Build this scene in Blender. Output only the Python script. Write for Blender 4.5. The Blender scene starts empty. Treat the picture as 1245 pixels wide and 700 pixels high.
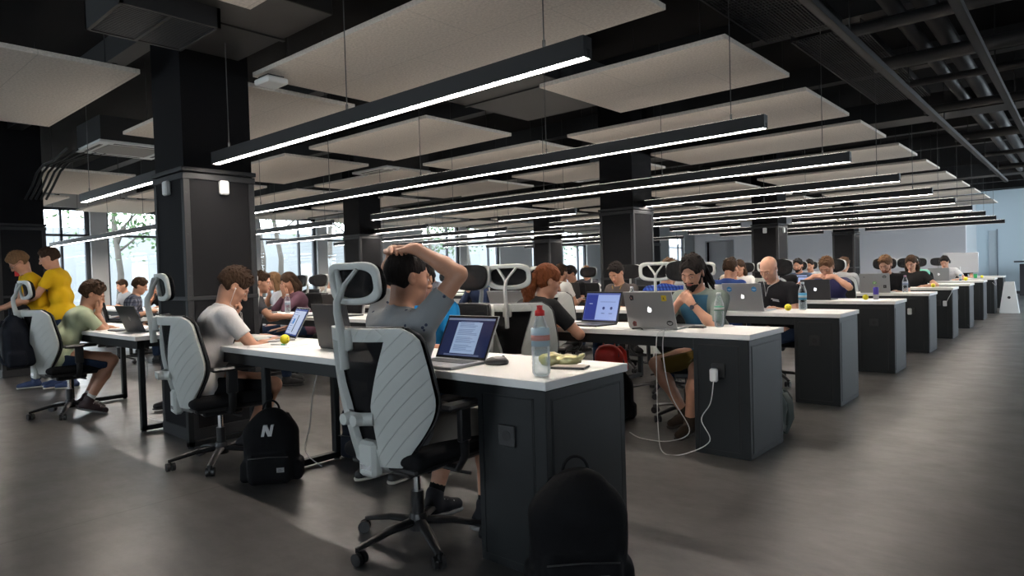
LAMP_E = 90.; SKY_E = 13.; EXPO = 0.
import bpy, math, random
import numpy as np
from mathutils import Vector, Matrix, Euler
random.seed(7); RNG = np.random.default_rng(5)
SC = bpy.context.scene
COL = SC.collection
PI = math.pi
def R(a): return math.radians(a)

# ------------------------------------------------------------------ camera
def cam_axes(yaw, pitch, roll):
    cy, sy = math.cos(yaw), math.sin(yaw)
    f = Vector((-sy*math.cos(pitch), cy*math.cos(pitch), math.sin(pitch)))
    r = Vector((cy, sy, 0)); u = r.cross(f)
    c, s = math.cos(roll), math.sin(roll)
    return r*c+u*s, -r*s+u*c, f
CAM = Vector((1.4961, -1.8766, 1.1517)); FPX = 800.97
AX = cam_axes(.7197, -.0225, -.0293)
cd = bpy.data.cameras.new('camera'); cam = bpy.data.objects.new('camera', cd); COL.objects.link(cam)
m3 = Matrix((AX[0], AX[1], -AX[2])).transposed()
cam.matrix_world = Matrix.Translation(CAM) @ m3.to_4x4()
cd.sensor_width = 36; cd.sensor_fit = 'HORIZONTAL'; cd.lens = 36*FPX/1245; cd.clip_start = .05; cd.clip_end = 300
SC.camera = cam

# ------------------------------------------------------------------ materials
MATS = {}
def nt(m):
    m.use_nodes = True
    n = m.node_tree; return n, n.nodes['Principled BSDF']
def sset(b, k, v):
    if k in b.inputs: b.inputs[k].default_value = v
def mat(name, col, rough=.6, metal=0., var=0., scale=8., bump=0., bscale=60., spec=None, emit=None, es=1., trans=0., alpha=1., coat=0., stretch=None):
    if name in MATS: return MATS[name]
    m = bpy.data.materials.new(name); MATS[name] = m
    n, b = nt(m)
    c = tuple(col)+(1,) if len(col) == 3 else col
    b.inputs['Base Color'].default_value = c
    b.inputs['Roughness'].default_value = rough; b.inputs['Metallic'].default_value = metal
    sset(b, 'Specular IOR Level', (.12 if rough > .64 else .5) if spec is None else spec); sset(b, 'Transmission Weight', trans); sset(b, 'Alpha', alpha); sset(b, 'Coat Weight', coat)
    if emit: b.inputs['Emission Color'].default_value = tuple(emit)+(1,); b.inputs['Emission Strength'].default_value = es
    tc = None
    if var or bump:
        tc = n.nodes.new('ShaderNodeTexCoord'); mp = n.nodes.new('ShaderNodeMapping'); n.links.new(tc.outputs['Object'], mp.inputs[0])
        if stretch: mp.inputs['Scale'].default_value = stretch
    if var:
        nz = n.nodes.new('ShaderNodeTexNoise'); nz.inputs['Scale'].default_value = scale; nz.inputs['Detail'].default_value = 4
        n.links.new(mp.outputs[0], nz.inputs['Vector'])
        mx = n.nodes.new('ShaderNodeMix'); mx.data_type = 'RGBA'
        n.links.new(nz.outputs[0], mx.inputs[0])
        mx.inputs[6].default_value = tuple(max(0, x*(1-var)) for x in c[:3])+(1,)
        mx.inputs[7].default_value = tuple(min(1, x*(1+var)) for x in c[:3])+(1,)
        n.links.new(mx.outputs[2], b.inputs['Base Color'])
    if bump:
        nb = n.nodes.new('ShaderNodeTexNoise'); nb.inputs['Scale'].default_value = bscale; nb.inputs['Detail'].default_value = 3
        n.links.new(mp.outputs[0], nb.inputs['Vector'])
        bp = n.nodes.new('ShaderNodeBump'); bp.inputs['Strength'].default_value = bump; bp.inputs['Distance'].default_value = .01
        n.links.new(nb.outputs[0], bp.inputs['Height']); n.links.new(bp.outputs[0], b.inputs['Normal'])
    return m
def checks_mat(name, c1, c2, c3, scale=28.):
    if name in MATS: return MATS[name]
    m = mat(name, c1, .85)
    n, b = nt(m)
    tc = n.nodes.new('ShaderNodeTexCoord'); sp = n.nodes.new('ShaderNodeSeparateXYZ'); n.links.new(tc.outputs['Object'], sp.inputs[0])
    def stripe(sock, w):
        mu = n.nodes.new('ShaderNodeMath'); mu.operation = 'MULTIPLY'; mu.inputs[1].default_value = scale; n.links.new(sock, mu.inputs[0])
        fr = n.nodes.new('ShaderNodeMath'); fr.operation = 'FRACT'; n.links.new(mu.outputs[0], fr.inputs[0])
        lt = n.nodes.new('ShaderNodeMath'); lt.operation = 'LESS_THAN'; lt.inputs[1].default_value = w; n.links.new(fr.outputs[0], lt.inputs[0])
        return lt.outputs[0]
    a = n.nodes.new('ShaderNodeMath'); a.operation = 'ADD'; n.links.new(sp.outputs[0], a.inputs[0]); n.links.new(sp.outputs[1], a.inputs[1])
    s1 = stripe(a.outputs[0], .4); s2 = stripe(sp.outputs[2], .4)
    x1 = n.nodes.new('ShaderNodeMix'); x1.data_type = 'RGBA'; x1.inputs[6].default_value = tuple(c1)+(1,); x1.inputs[7].default_value = tuple(c2)+(1,); n.links.new(s1, x1.inputs[0])
    x2 = n.nodes.new('ShaderNodeMix'); x2.data_type = 'RGBA'; x2.inputs[7].default_value = tuple(c3)+(1,)
    h = n.nodes.new('ShaderNodeMath'); h.operation = 'MULTIPLY'; h.inputs[1].default_value = .55; n.links.new(s2, h.inputs[0])
    n.links.new(x1.outputs[2], x2.inputs[6]); n.links.new(h.outputs[0], x2.inputs[0]); n.links.new(x2.outputs[2], b.inputs['Base Color'])
    return m
def spots_mat(name, base, spot, scale=18., thr=.12, spot2=None):
    if name in MATS: return MATS[name]
    m = mat(name, base, .85, bump=.25, bscale=14)
    n, b = nt(m)
    tc = n.nodes.new('ShaderNodeTexCoord'); vo = n.nodes.new('ShaderNodeTexVoronoi'); vo.inputs['Scale'].default_value = scale
    n.links.new(tc.outputs['Object'], vo.inputs['Vector'])
    lt = n.nodes.new('ShaderNodeMath'); lt.operation = 'LESS_THAN'; lt.inputs[1].default_value = thr; n.links.new(vo.outputs['Distance'], lt.inputs[0])
    x = n.nodes.new('ShaderNodeMix'); x.data_type = 'RGBA'; x.inputs[6].default_value = tuple(base)+(1,); x.inputs[7].default_value = tuple(spot)+(1,)
    n.links.new(lt.outputs[0], x.inputs[0]); n.links.new(x.outputs[2], b.inputs['Base Color'])
    return m

# ------------------------------------------------------------------ mesh builder
class MB:
    def __init__(s): s.v = []; s.f = []; s.mi = []; s.cur = 0
    def add(s, vs, fs, M=None):
        o = len(s.v)
        if M is not None: vs = [M @ Vector(v) for v in vs]
        s.v += [tuple(v) for v in vs]; s.f += [tuple(i+o for i in f) for f in fs]; s.mi += [s.cur]*len(fs)
        return s
    def box(s, x0, x1, y0, y1, z0, z1, c=0., M=None):
        if c <= 0:
            v = [(x, y, z) for z in (z0, z1) for y in (y0, y1) for x in (x0, x1)]
            f = [(0,2,3,1),(4,5,7,6),(0,1,5,4),(2,6,7,3),(0,4,6,2),(1,3,7,5)]
            return s.add(v, f, M)
        P = (x0, x1), (y0, y1), (z0, z1)
        v = []; idx = {}
        for cx in (0, 1):
            for cy in (0, 1):
                for cz in (0, 1):
                    co = [P[0][cx], P[1][cy], P[2][cz]]; sg = [1-2*cx, 1-2*cy, 1-2*cz]
                    for ax in range(3):
                        q = [co[i]+(sg[i]*c if i != ax else 0) for i in range(3)]
                        idx[(cx, cy, cz, ax)] = len(v); v.append(q)
        f = []
        for ax in range(3):
            o = [i for i in range(3) if i != ax]
            for sd in (0, 1):
                q = []
                for a, b in ((0,0),(1,0),(1,1),(0,1)):
                    k = [0,0,0]; k[ax] = sd; k[o[0]] = a; k[o[1]] = b
                    q.append(idx[tuple(k)+(ax,)])
                flip = (sd == 0) ^ (ax == 1)
                f.append(tuple(reversed(q)) if flip else tuple(q))
        for ax in range(3):   # edges
            o = [i for i in range(3) if i != ax]
            for a in (0, 1):
                for b in (0, 1):
                    k0 = [0,0,0]; k0[o[0]] = a; k0[o[1]] = b; k1 = list(k0); k1[ax] = 1
                    f.append((idx[tuple(k0)+(o[0],)], idx[tuple(k1)+(o[0],)], idx[tuple(k1)+(o[1],)], idx[tuple(k0)+(o[1],)]))
        for cx in (0,1):
            for cy in (0,1):
                for cz in (0,1): f.append(tuple(idx[(cx,cy,cz,a)] for a in range(3)))
        return s.add(v, f, M)
    def tube(s, pts, r, n=8, caps=True, M=None, flat=None):
        pts = [Vector(p) for p in pts]; k = len(pts)
        rs = r if isinstance(r, (list, tuple)) else [r]*k
        T = [(pts[min(i+1, k-1)]-pts[max(i-1, 0)]).normalized() for i in range(k)]
        ref = Vector((0,0,1)) if abs(T[0].z) < .9 else Vector((1,0,0))
        U = (ref - T[0]*ref.dot(T[0])).normalized(); v = []
        for i in range(k):
            U = (U - T[i]*U.dot(T[i])).normalized(); W = T[i].cross(U)
            for j in range(n):
                a = 2*PI*j/n; fu = 1. if flat is None else flat
                v.append(pts[i]+U*(math.cos(a)*rs[i]*fu)+W*(math.sin(a)*rs[i]))
        f = [(i*n+j, i*n+(j+1)%n, (i+1)*n+(j+1)%n, (i+1)*n+j) for i in range(k-1) for j in range(n)]
        if caps: f += [tuple(reversed(range(n))), tuple(range((k-1)*n, k*n))]
        return s.add(v, f, M)
    def cyl(s, a, b, r, r2=None, n=16, M=None): return s.tube([a, b], [r, r if r2 is None else r2], n, True, M)
    def lathe(s, prof, n=20, M=None):
        v = []; f = []; k = len(prof)
        for r, z in prof:
            for j in range(n): a = 2*PI*j/n; v.append((r*math.cos(a), r*math.sin(a), z))
        f = [(i*n+j, i*n+(j+1)%n, (i+1)*n+(j+1)%n, (i+1)*n+j) for i in range(k-1) for j in range(n)]
        if prof[0][0] > 1e-4: f.append(tuple(reversed(range(n))))
        if prof[-1][0] > 1e-4: f.append(tuple(range((k-1)*n, k*n)))
        return s.add(v, f, M)
    def sphere(s, c, r, n=16, M=None, sc=(1,1,1)):
        m = n//2; v = []; c = Vector(c)
        for i in range(m+1):
            t = PI*i/m
            for j in range(n):
                a = 2*PI*j/n
                v.append((c.x+r*sc[0]*math.sin(t)*math.cos(a), c.y+r*sc[1]*math.sin(t)*math.sin(a), c.z-r*sc[2]*math.cos(t)))
        f = [(i*n+j, i*n+(j+1)%n, (i+1)*n+(j+1)%n, (i+1)*n+j) for i in range(m) for j in range(n)]
        return s.add(v, f, M)
    def prism(s, poly, t0, t1, M=None):
        """poly in local XZ plane (x,z), extruded along y t0..t1"""
        n = len(poly)
        ar = sum(poly[i][0]*poly[(i+1)%n][1]-poly[(i+1)%n][0]*poly[i][1] for i in range(n))
        if ar < 0: poly = poly[::-1]
        v = [(x, t0, z) for x, z in poly]+[(x, t1, z) for x, z in poly]
        f = [tuple(range(n)), tuple(reversed(range(n, 2*n)))]+[(i, i+n, (i+1)%n+n, (i+1)%n) for i in range(n)]
        return s.add(v, f, M)
    def build(s, name, mats, parent=None, smooth=False, weld=False, auto=None):
        me = bpy.data.meshes.new(name); me.from_pydata(s.v, [], s.f)
        mats = mats if isinstance(mats, (list, tuple)) else [mats]
        for m in mats: me.materials.append(m)
        if len(mats) > 1: me.polygons.foreach_set('material_index', s.mi)
        if weld:
            import bmesh
            b = bmesh.new(); b.from_mesh(me); bmesh.ops.remove_doubles(b, verts=b.verts, dist=1e-4); bmesh.ops.recalc_face_normals(b, faces=b.faces); b.to_mesh(me); b.free()
        if smooth: me.polygons.foreach_set('use_smooth', [True]*len(me.polygons))
        if smooth and auto:
            me.set_sharp_from_angle(angle=R(auto))
        me.update()
        o = bpy.data.objects.new(name, me); COL.objects.link(o)
        if parent: o.parent = parent
        return o
def tag(o, label, cat=None, group=None, kind=None):
    if label: o['label'] = label
    if cat: o['category'] = cat
    if group: o['group'] = group
    if kind: o['kind'] = kind
    return o
def empty(name, loc=(0,0,0), rz=0., label=None, cat=None, group=None, scale=1.):
    o = bpy.data.objects.new(name, None); COL.objects.link(o); o.empty_display_size = .05
    o.location = loc; o.rotation_euler = (0, 0, rz); o.scale = (scale,)*3
    return tag(o, label, cat, group)
def struct(name, mb, m, label=None):
    o = mb.build(name, m); o['kind'] = 'structure'
    if label: o['label'] = label
    return o
def dup(root, loc=None, rz=None, label=None, group=None):
    def cp(o, par):
        c = o.copy(); COL.objects.link(c)
        if par is not None: c.parent = par
        for ch in o.children: cp(ch, c)
        return c
    r = cp(root, None)
    if loc is not None: r.location = loc
    if rz is not None: r.rotation_euler = (0, 0, rz)
    if label: r['label'] = label
    if group: r['group'] = group
    return r

# ------------------------------------------------------------------ implicit surfaces
def unit(v): v = np.asarray(v, float); return v/(np.linalg.norm(v)+1e-12)
class SDF:
    """smooth union of tapered capsules / ellipsoids / boxes, meshed by surface nets"""
    def __init__(s): s.p = []
    def cone(s, a, b, ra, rb=None, k=.02, sub=False, cut=None):
        rb = ra if rb is None else rb; a = np.array(a, float); b = np.array(b, float); m = max(ra, rb)
        s.p.append(('c', a, b, ra, rb, k, sub, cut, np.minimum(a, b)-m, np.maximum(a, b)+m)); return s
    def ell(s, c, r, M=None, k=.02, sub=False):
        c = np.array(c, float); r = np.array(r, float); m = r.max()
        s.p.append(('e', c, r, None if M is None else np.array(M, float), 0, k, sub, None, c-m, c+m)); return s
    def box(s, c, h, rr, M=None, k=.02, sub=False):
        c = np.array(c, float); h = np.array(h, float); m = np.linalg.norm(h)
        s.p.append(('b', c, h, None if M is None else np.array(M, float), rr, k, sub, None, c-m, c+m)); return s
    def half(s, c, nrm, k=.004):
        """cut away everything on the +nrm side"""
        s.p.append(('h', np.array(c, float), unit(nrm), 0, 0, k, True, None, None, None)); return s
    def bounds(s):
        lo = np.min([p[8] for p in s.p if not p[6]], 0); hi = np.max([p[9] for p in s.p if not p[6]], 0); return lo, hi
    def field(s, lo, hi, h):
        n = np.maximum(2, np.ceil((hi-lo)/h).astype(int)+1)
        ax = [(lo[i]+h*np.arange(n[i])).astype(np.float32) for i in range(3)]
        D = np.full(n, .5, np.float32)
        for p in s.p:
            k = p[5]; mg = k+2.5*h
            if p[0] == 'h': sl = [slice(0, n[i]) for i in range(3)]
            else:
                sl = []
                for i in range(3):
                    a = int(max(0, math.floor((p[8][i]-mg-lo[i])/h))); b = int(min(n[i], math.ceil((p[9][i]+mg-lo[i])/h)+1))
                    sl.append(slice(a, b))
                if any(q.stop <= q.start for q in sl): continue
            X = ax[0][sl[0]][:, None, None]; Y = ax[1][sl[1]][None, :, None]; Z = ax[2][sl[2]][None, None, :]
            if p[0] == 'c':
                a, b, ra, rb = p[1:5]; ba = b-a; L = float(ba@ba)+1e-9
                px, py, pz = X-a[0], Y-a[1], Z-a[2]
                t = np.clip((px*ba[0]+py*ba[1]+pz*ba[2])/L, 0, 1)
                d = np.sqrt((px-ba[0]*t)**2+(py-ba[1]*t)**2+(pz-ba[2]*t)**2)-(ra+(rb-ra)*t)
                if p[7] is not None:
                    c0, nn = p[7]; nn = unit(nn)
                    d = np.maximum(d, (X-c0[0])*nn[0]+(Y-c0[1])*nn[1]+(Z-c0[2])*nn[2])
            elif p[0] in 'eb':
                c = p[1]; px, py, pz = X-c[0], Y-c[1], Z-c[2]
                if p[3] is not None:
                    M = p[3]; px, py, pz = (px*M[0, i]+py*M[1, i]+pz*M[2, i] for i in range(3))
                if p[0] == 'e':
                    r = p[2]; k0 = np.sqrt((px/r[0])**2+(py/r[1])**2+(pz/r[2])**2); k1 = np.sqrt((px/r[0]**2)**2+(py/r[1]**2)**2+(pz/r[2]**2)**2)+1e-6
                    d = k0*(k0-1)/k1
                else:
                    r = p[2]; rr = p[4]
                    qx, qy, qz = abs(px)-r[0]+rr, abs(py)-r[1]+rr, abs(pz)-r[2]+rr
                    d = np.sqrt(np.maximum(qx, 0)**2+np.maximum(qy, 0)**2+np.maximum(qz, 0)**2)+np.minimum(np.maximum(qx, np.maximum(qy, qz)), 0)-rr
            else:
                c, nn = p[1], p[2]; d = -((X-c[0])*nn[0]+(Y-c[1])*nn[1]+(Z-c[2])*nn[2])
            o = D[tuple(sl)]
            if p[6]:
                hh = np.clip(.5-.5*(o+d)/k, 0, 1); D[tuple(sl)] = o*(1-hh)-d*hh+k*hh*(1-hh)
            else:
                hh = np.clip(.5+.5*(d-o)/k, 0, 1); D[tuple(sl)] = d*(1-hh)+o*hh-k*hh*(1-hh)
        return D, lo, h
    def mesh(s, h, lo=None, hi=None, pad=True, noise=0., nscale=30.):
        if lo is None: lo, hi = s.bounds()
        if pad: lo = lo-2*h-.01; hi = hi+2*h+.01
        D, lo, h = s.field(np.asarray(lo, float), np.asarray(hi, float), h)
        if noise:
            n = D.shape
            g = [lo[i]+h*np.arange(n[i]) for i in range(3)]
            X, Y, Z = np.meshgrid(*g, indexing='ij')
            D = D+noise*(np.sin(X*nscale*1.3+2*np.sin(Y*nscale*.9))*np.sin(Y*nscale*1.1+2*np.sin(Z*nscale*.8))+.6*np.sin(Z*nscale*2.1+3*np.sin(X*nscale*1.7))*np.sin(Y*nscale*2.3+X*nscale))
        return nets(D, lo, h)
def nets(D, lo, h):
    S = D < 0; n = D.shape; c = [n[0]-1, n[1]-1, n[2]-1]
    cnt = np.zeros(c, np.float32); P = np.zeros(c+[3], np.float32)
    for ax in range(3):
        o = [i for i in range(3) if i != ax]
        for a in (0, 1):
            for b in (0, 1):
                s0 = [slice(0, c[i]) for i in range(3)]; off = [0,0,0]; off[o[0]] = a; off[o[1]] = b
                s0 = [slice(off[i], off[i]+c[i]) for i in range(3)]; s1 = list(s0); s1[ax] = slice(1, 1+c[ax])
                d0 = D[tuple(s0)]; d1 = D[tuple(s1)]
                x = (d0 < 0) != (d1 < 0)
                t = np.where(x, d0/np.where(x, d0-d1, 1), 0)
                cnt += x
                for i in range(3):
                    P[..., i] += np.where(x, t if i == ax else off[i], 0)
    act = cnt > 0; idx = -np.ones(c, np.int64); ii = np.argwhere(act); idx[act] = np.arange(len(ii))
    V = (ii+P[act]/cnt[act][:, None])*h+lo
    F = []
    for ax in range(3):
        o = [(ax+1) % 3, (ax+2) % 3]
        s0 = [slice(None)]*3; s1 = [slice(None)]*3; s0[ax] = slice(0, -1); s1[ax] = slice(1, None)
        e = S[tuple(s0)] != S[tuple(s1)]
        E = np.argwhere(e)
        E = E[(E[:, o[0]] > 0) & (E[:, o[1]] > 0) & (E[:, o[0]] < c[o[0]]) & (E[:, o[1]] < c[o[1]])]
        if not len(E): continue
        q = []
        for a, b in ((1,1),(0,1),(0,0),(1,0)):
            k = E.copy(); k[:, o[0]] -= a; k[:, o[1]] -= b; q.append(idx[k[:, 0], k[:, 1], k[:, 2]])
        q = np.stack(q, 1); flip = ~S[E[:, 0], E[:, 1], E[:, 2]]
        q[flip] = q[flip][:, ::-1]; F.append(q)
    F = np.concatenate(F) if F else np.zeros((0, 4), int)
    return V, F
def np_obj(name, parts, mats, parent=None, midx=None, smooth=True):
    """parts: list of (V, F)"""
    off = 0; VV = []; FF = []
    for V, F in parts: VV.append(V); FF.append(F+off); off += len(V)
    V = np.concatenate(VV); F = np.concatenate(FF)
    me = bpy.data.meshes.new(name)
    me.vertices.add(len(V)); me.vertices.foreach_set('co', V.astype(np.float32).ravel())
    me.loops.add(F.size); me.loops.foreach_set('vertex_index', F.astype(np.int32).ravel())
    me.polygons.add(len(F)); me.polygons.foreach_set('loop_start', (np.arange(len(F))*4).astype(np.int32))
    mats = mats if isinstance(mats, (list, tuple)) else [mats]
    for m in mats: me.materials.append(m)
    me.update(calc_edges=True)
    if midx is not None: me.polygons.foreach_set('material_index', midx.astype(np.int32))
    if smooth: me.polygons.foreach_set('use_smooth', [True]*len(F))
    me.validate()
    o = bpy.data.objects.new(name, me); COL.objects.link(o)
    if parent: o.parent = parent
    return o
def rotm(rx, ry, rz): return np.array(Euler((rx, ry, rz), 'XYZ').to_matrix())
# ------------------------------------------------------------------ people
SKIN = mat('skin', (.46, .235, .15), .5, var=.12, scale=30, spec=.35)
SKIN2 = mat('skin_pale', (.50, .27, .18), .5, var=.12, scale=30, spec=.35)
LIP = mat('lips', (.36, .12, .09), .5)
EYEW = mat('eye_white', (.65, .62, .58), .3)
IRIS = mat('iris', (.03, .02, .015), .2)
HAIRC = dict(brown=(.035, .019, .011), dark=(.012, .009, .008), light=(.16, .09, .045), red=(.14, .042, .015), sandy=(.10, .052, .026), buzz=(.05, .03, .02))
def hairmat(c): return mat('hair_'+c, HAIRC[c], .72, bump=.9, bscale=90, var=.4, scale=60, stretch=(1, 1, .3))
def ik(S, W, la, lb, pole):
    S = np.array(S, float); W = np.array(W, float); d = W-S; L = np.linalg.norm(d)
    mx = (la+lb)*.995
    if L > mx: W = S+d*(mx/L); d = W-S; L = mx
    x = (la*la-lb*lb+L*L)/(2*L); hh = math.sqrt(max(la*la-x*x, 1e-6)); u = d/L
    p = np.array(pole, float); p = p-u*(p@u); p = unit(p)
    return S+u*x+p*hh, W
def hand_sdf(s, W, d, n, side, curl=30, spread=6, thumb=.6, sc=1.):
    """W wrist, d finger direction, n palm normal, side=+1: thumb on cross(n,d) side"""
    d = unit(d); n = unit(np.array(n)-d*(np.array(n)@d)); c = np.cross(n, d)*side   # thumb side
    W = np.array(W, float)
    P = lambda a, b, e: W+sc*(d*a+c*b+n*e)
    s.cone(P(-.01,0,0), P(.03,0,0), .024*sc, .026*sc, .015)
    for i, (off, L, r) in enumerate([(.027,.072,.0092),(.009,.080,.0096),(-.009,.075,.0092),(-.026,.060,.0082)]):
        kn = P(.088-abs(off-.006)*.25, off, 0); s.cone(P(.01, off*.6, 0), kn, .014*sc, .0115*sc, .012)
        ang = 0; p = kn; sp = math.radians((off/.027)*spread)
        for j, (fr, rr) in enumerate([(.45, 1.), (.3, .93), (.25, .85)]):
            ang += math.radians(curl*(.8 if j == 0 else 1.1 if j == 1 else .7))
            dd = unit(d*math.cos(ang)*math.cos(sp)+c*math.sin(sp)*math.cos(ang)+n*math.sin(ang))
            q = p+dd*L*fr*sc; s.cone(p, q, r*rr*sc, r*rr*.93*sc, .0025); p = q
    a = P(.018, .022, .006); b = P(.045, .022+.028*thumb, .012); e = P(.078, .022+.030*thumb, .016+.012*(1-thumb)); g = P(.098, .022+.024*thumb, .02+.016*(1-thumb))
    s.cone(a, b, .015*sc, .0125*sc, .01); s.cone(b, e, .0115*sc, .0105*sc, .004); s.cone(e, g, .0105*sc, .009*sc, .003)
def person(label, loc, rz, pose=None, hair='brown', hstyle='short', shirt=None, sleeve=.55, pants=None, plen=1., shoes=None, q=1,
           lean=18, twist=0, bend=0, hp=22, hy=0, hr=0, neckf=.06, hands=None, seated=True, knees=None, ankles=None, beard=None, skin=None, scale=.94,
           glasses=False, watch=None, headset=None, earphone=False, prints=None, hz=.545, cap_noise=.0024, socks=None, group=None, hood=None, female=False, lower=True, tie=None):
    hb = .013 if q == 0 else .018 if q == 1 else .024
    hf = .0045 if q == 0 else .0065 if q == 1 else .010
    hh_ = .0042 if q == 0 else .006 if q == 1 else .011
    root = empty('person', loc, rz, label, 'person', group, scale)
    skin = skin or SKIN
    la = R(lean); tw = R(twist); bd = R(bend)
    up = lambda a: np.array([math.sin(bd)*math.cos(a), math.sin(a), math.cos(a)*math.cos(bd)])
    Ph = np.array([0., 0., hz]); M = Ph+.20*up(la*.55); C = M+.20*up(la*1.05); N = C+.115*up(la*1.25)
    lat = np.array([math.cos(tw), math.sin(tw), 0.]); fw = np.array([-math.sin(tw), math.cos(tw), 0.])
    w = .165 if female else .185
    Sh = {-1: C+.065*up(la)-lat*w, 1: C+.065*up(la)+lat*w}
    H = N+np.array([0, 0, .155])+fw*neckf+up(la)*.0
    RH = rotm(0, 0, tw+R(hy)) @ rotm(-R(hp), R(hr), 0)
    hd = lambda x, y, z: H+RH @ np.array([x, y, z], float)
    body = SDF(); fine = SDF(); core = SDF()
    # torso
    def torso(s, g=0., top=True):
        s.cone(Ph+lat*.075, Ph-lat*.075, .108+g, .108+g, .04)
        s.cone(M+lat*.066-fw*.0, M-lat*.066, .100+g, .100+g, .07)
        s.cone(C+lat*.095, C-lat*.095, .098+g, .098+g, .07)
        s.cone(M+lat*.04+fw*.02, C+fw*.015, .095+g, .095+g, .05)
        if top:
            s.cone(Sh[1]-lat*.02, Sh[-1]+lat*.02, .052+g, .052+g, .05)
            s.cone(C, N, .085+g*.6, .055+g*.5, .05)
    torso(core)
    core.cone(N-up(la)*.03, H+RH@np.array([0, -.02, -.045]), .056 if not female else .047, .054 if not female else .045, .02)
    # head
    def head(s):
        s.ell(hd(0,-.014,.036), (.076,.096,.084), RH, .01)
        s.ell(hd(0,.020,-.018), (.064,.076,.092), RH, .03)
        s.ell(hd(0,.028,-.066), (.050,.058,.044), RH, .03)
        s.ell(hd(0,.070,-.098), (.019,.017,.015), RH, .03)
        for x in (-1, 1):
            s.ell(hd(.042*x,.052,-.018), (.024,.024,.020), RH, .02)
            s.cone(hd(.012*x,.090,.024), hd(.044*x,.080,.023), .010, .008, .012)
            s.ell(hd(.032*x,.103,.004), (.019,.016,.012), RH, .012, True)
            s.ell(hd(.031*x,.0795,.003), (.0125,.0125,.0115), RH, .003)
            s.ell(hd(.078*x,-.010,-.004), (.009,.018,.031), RH @ rotm(R(12), 0, R(-24*x)), .006)
            s.ell(hd(.088*x,-.006,.001), (.006,.010,.016), RH, .006, True)
            s.ell(hd(.011*x,.105,-.030), (.0085,.010,.0075), RH, .006)
        s.cone(hd(0,.090,.014), hd(0,.116,-.026), .0085, .0115, .012)
        s.ell(hd(0,.0935,-.0525), (.023,.011,.0048), RH, .004); s.ell(hd(0,.0915,-.0625), (.019,.011,.0055), RH, .004)
    head(fine); 
    body.ell(hd(0,-.014,.036), (.076,.096,.084), RH, .01); body.ell(hd(0,.020,-.018), (.064,.076,.092), RH, .03); body.ell(hd(0,.028,-.066), (.050,.058,.044), RH, .03)
    # arms
    hands = hands or {}
    boxes = [(H-.155, H+.155)]
    arms = {}
    for sd in (-1, 1):
        hnd = dict(W=(.17*sd, .36, .80), pole=(.6*sd, -.4, -1), d=(-.35*sd, 1, -.05), n=(0, 0, -1), curl=24, spread=5, thumb=.6)
        hnd.update(hands.get('R' if sd > 0 else 'L', {}))
        if 'rel' in hnd:      # hand held to the face: wrist and directions given in the head's own frame
            hnd['W'] = hd(*hnd['rel']); hnd['d'] = RH @ np.array(hnd['d'], float); hnd['n'] = RH @ np.array(hnd['n'], float)
        El, W = ik(Sh[sd], hnd['W'], .275, .245, hnd['pole'])
        arms[sd] = (El, W, hnd)
        core.cone(Sh[sd], Sh[sd]*.6+El*.4, .050, .044, .03); core.cone(Sh[sd]*.6+El*.4, El, .044, .037, .02)
        core.cone(El, El*.65+W*.35, .037, .038, .015); core.cone(El*.65+W*.35, W, .038, .0255, .02)
        body.cone(W, W+unit(hnd['d'])*.07, .024, .028, .01)
        hand_sdf(fine, W, hnd['d'], hnd['n'], -sd*hnd.get('flip', 1), hnd['curl'], hnd['spread'], hnd['thumb'])
        cen = W+unit(hnd['d'])*.085
        boxes.append((cen-.125, cen+.125))
    # legs
    legs = {}
    if lower:
        for sd in (-1, 1):
            hip = Ph+lat*.09*sd
            if seated:
                K = np.array((knees or {}).get(sd, (.13*sd, .40, .50)), float); A = np.array((ankles or {}).get(sd, (.13*sd, .42, .085)), float)
            else:
                K = np.array((knees or {}).get(sd, (.09*sd, .03, .49)), float); A = np.array((ankles or {}).get(sd, (.09*sd, 0, .085)), float)
            legs[sd] = (hip, K, A)
            core.cone(hip, hip*.5+K*.5, .080, .070, .02); core.cone(hip*.5+K*.5, K, .070, .054, .03)
            core.cone(K, K*.65+A*.35, .052, .054, .02); core.cone(K*.65+A*.35, A, .054, .033, .03)
            fd_ = unit(unit(np.array([.12*sd, 1., 0]))+np.array([0,0,-math.sin(R((ankles or {}).get('pitch', 0)))])); dn_ = unit(np.array([0,0,-1.])-fd_*(-fd_[2]))
            core.cone(A+dn_*.012, A+dn_*.038+fd_*.07, .030, .024, .02)
    body.p = core.p+body.p; fine.p = core.p+fine.p
    # mesh
    V, F = body.mesh(hb)
    cen = V[F].mean(1); keep = np.ones(len(F), bool)
    parts = []
    for lo, hi in boxes:
        keep &= ~np.all((cen > lo+hb*.6) & (cen < hi-hb*.6), 1)
    F = F[keep]; parts.append((V, F))
    for i, (lo, hi) in enumerate(boxes): parts.append(fine.mesh(hf if i == 0 else hh_, lo, hi, pad=False))
    # face materials
    allV = np.concatenate([p[0] for p in parts]); o = 0; FF = []
    for v, f in parts: FF.append(f+o); o += len(v)
    FF = np.concatenate(FF); ce = allV[FF].mean(1); L = (ce-H) @ RH
    mi = np.zeros(len(FF), int)
    lips = (abs(L[:, 0]) < .0235) & (L[:, 2] < -.0485) & (L[:, 2] > -.0675) & (L[:, 1] > .092) & (L[:, 1] < .12)
    mi[lips] = 1
    for x in (-1, 1):
        de = np.linalg.norm((L-np.array([.031*x, .0795, .003]))*np.array([1,1,1.25]), axis=1)
        e = (de < .0145) & (L[:, 1] > .083) & (L[:, 2]-.003 > -.0062) & (L[:, 2]-.003 < (.0052 if hp < 14 else .0005))
        mi[e] = 2
        ir = e & (np.hypot(L[:, 0]-.031*x, L[:, 2]-.001) < .0058); mi[ir] = 3
    np_obj('body', parts, [skin, LIP, EYEW, IRIS], root, mi)
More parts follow.
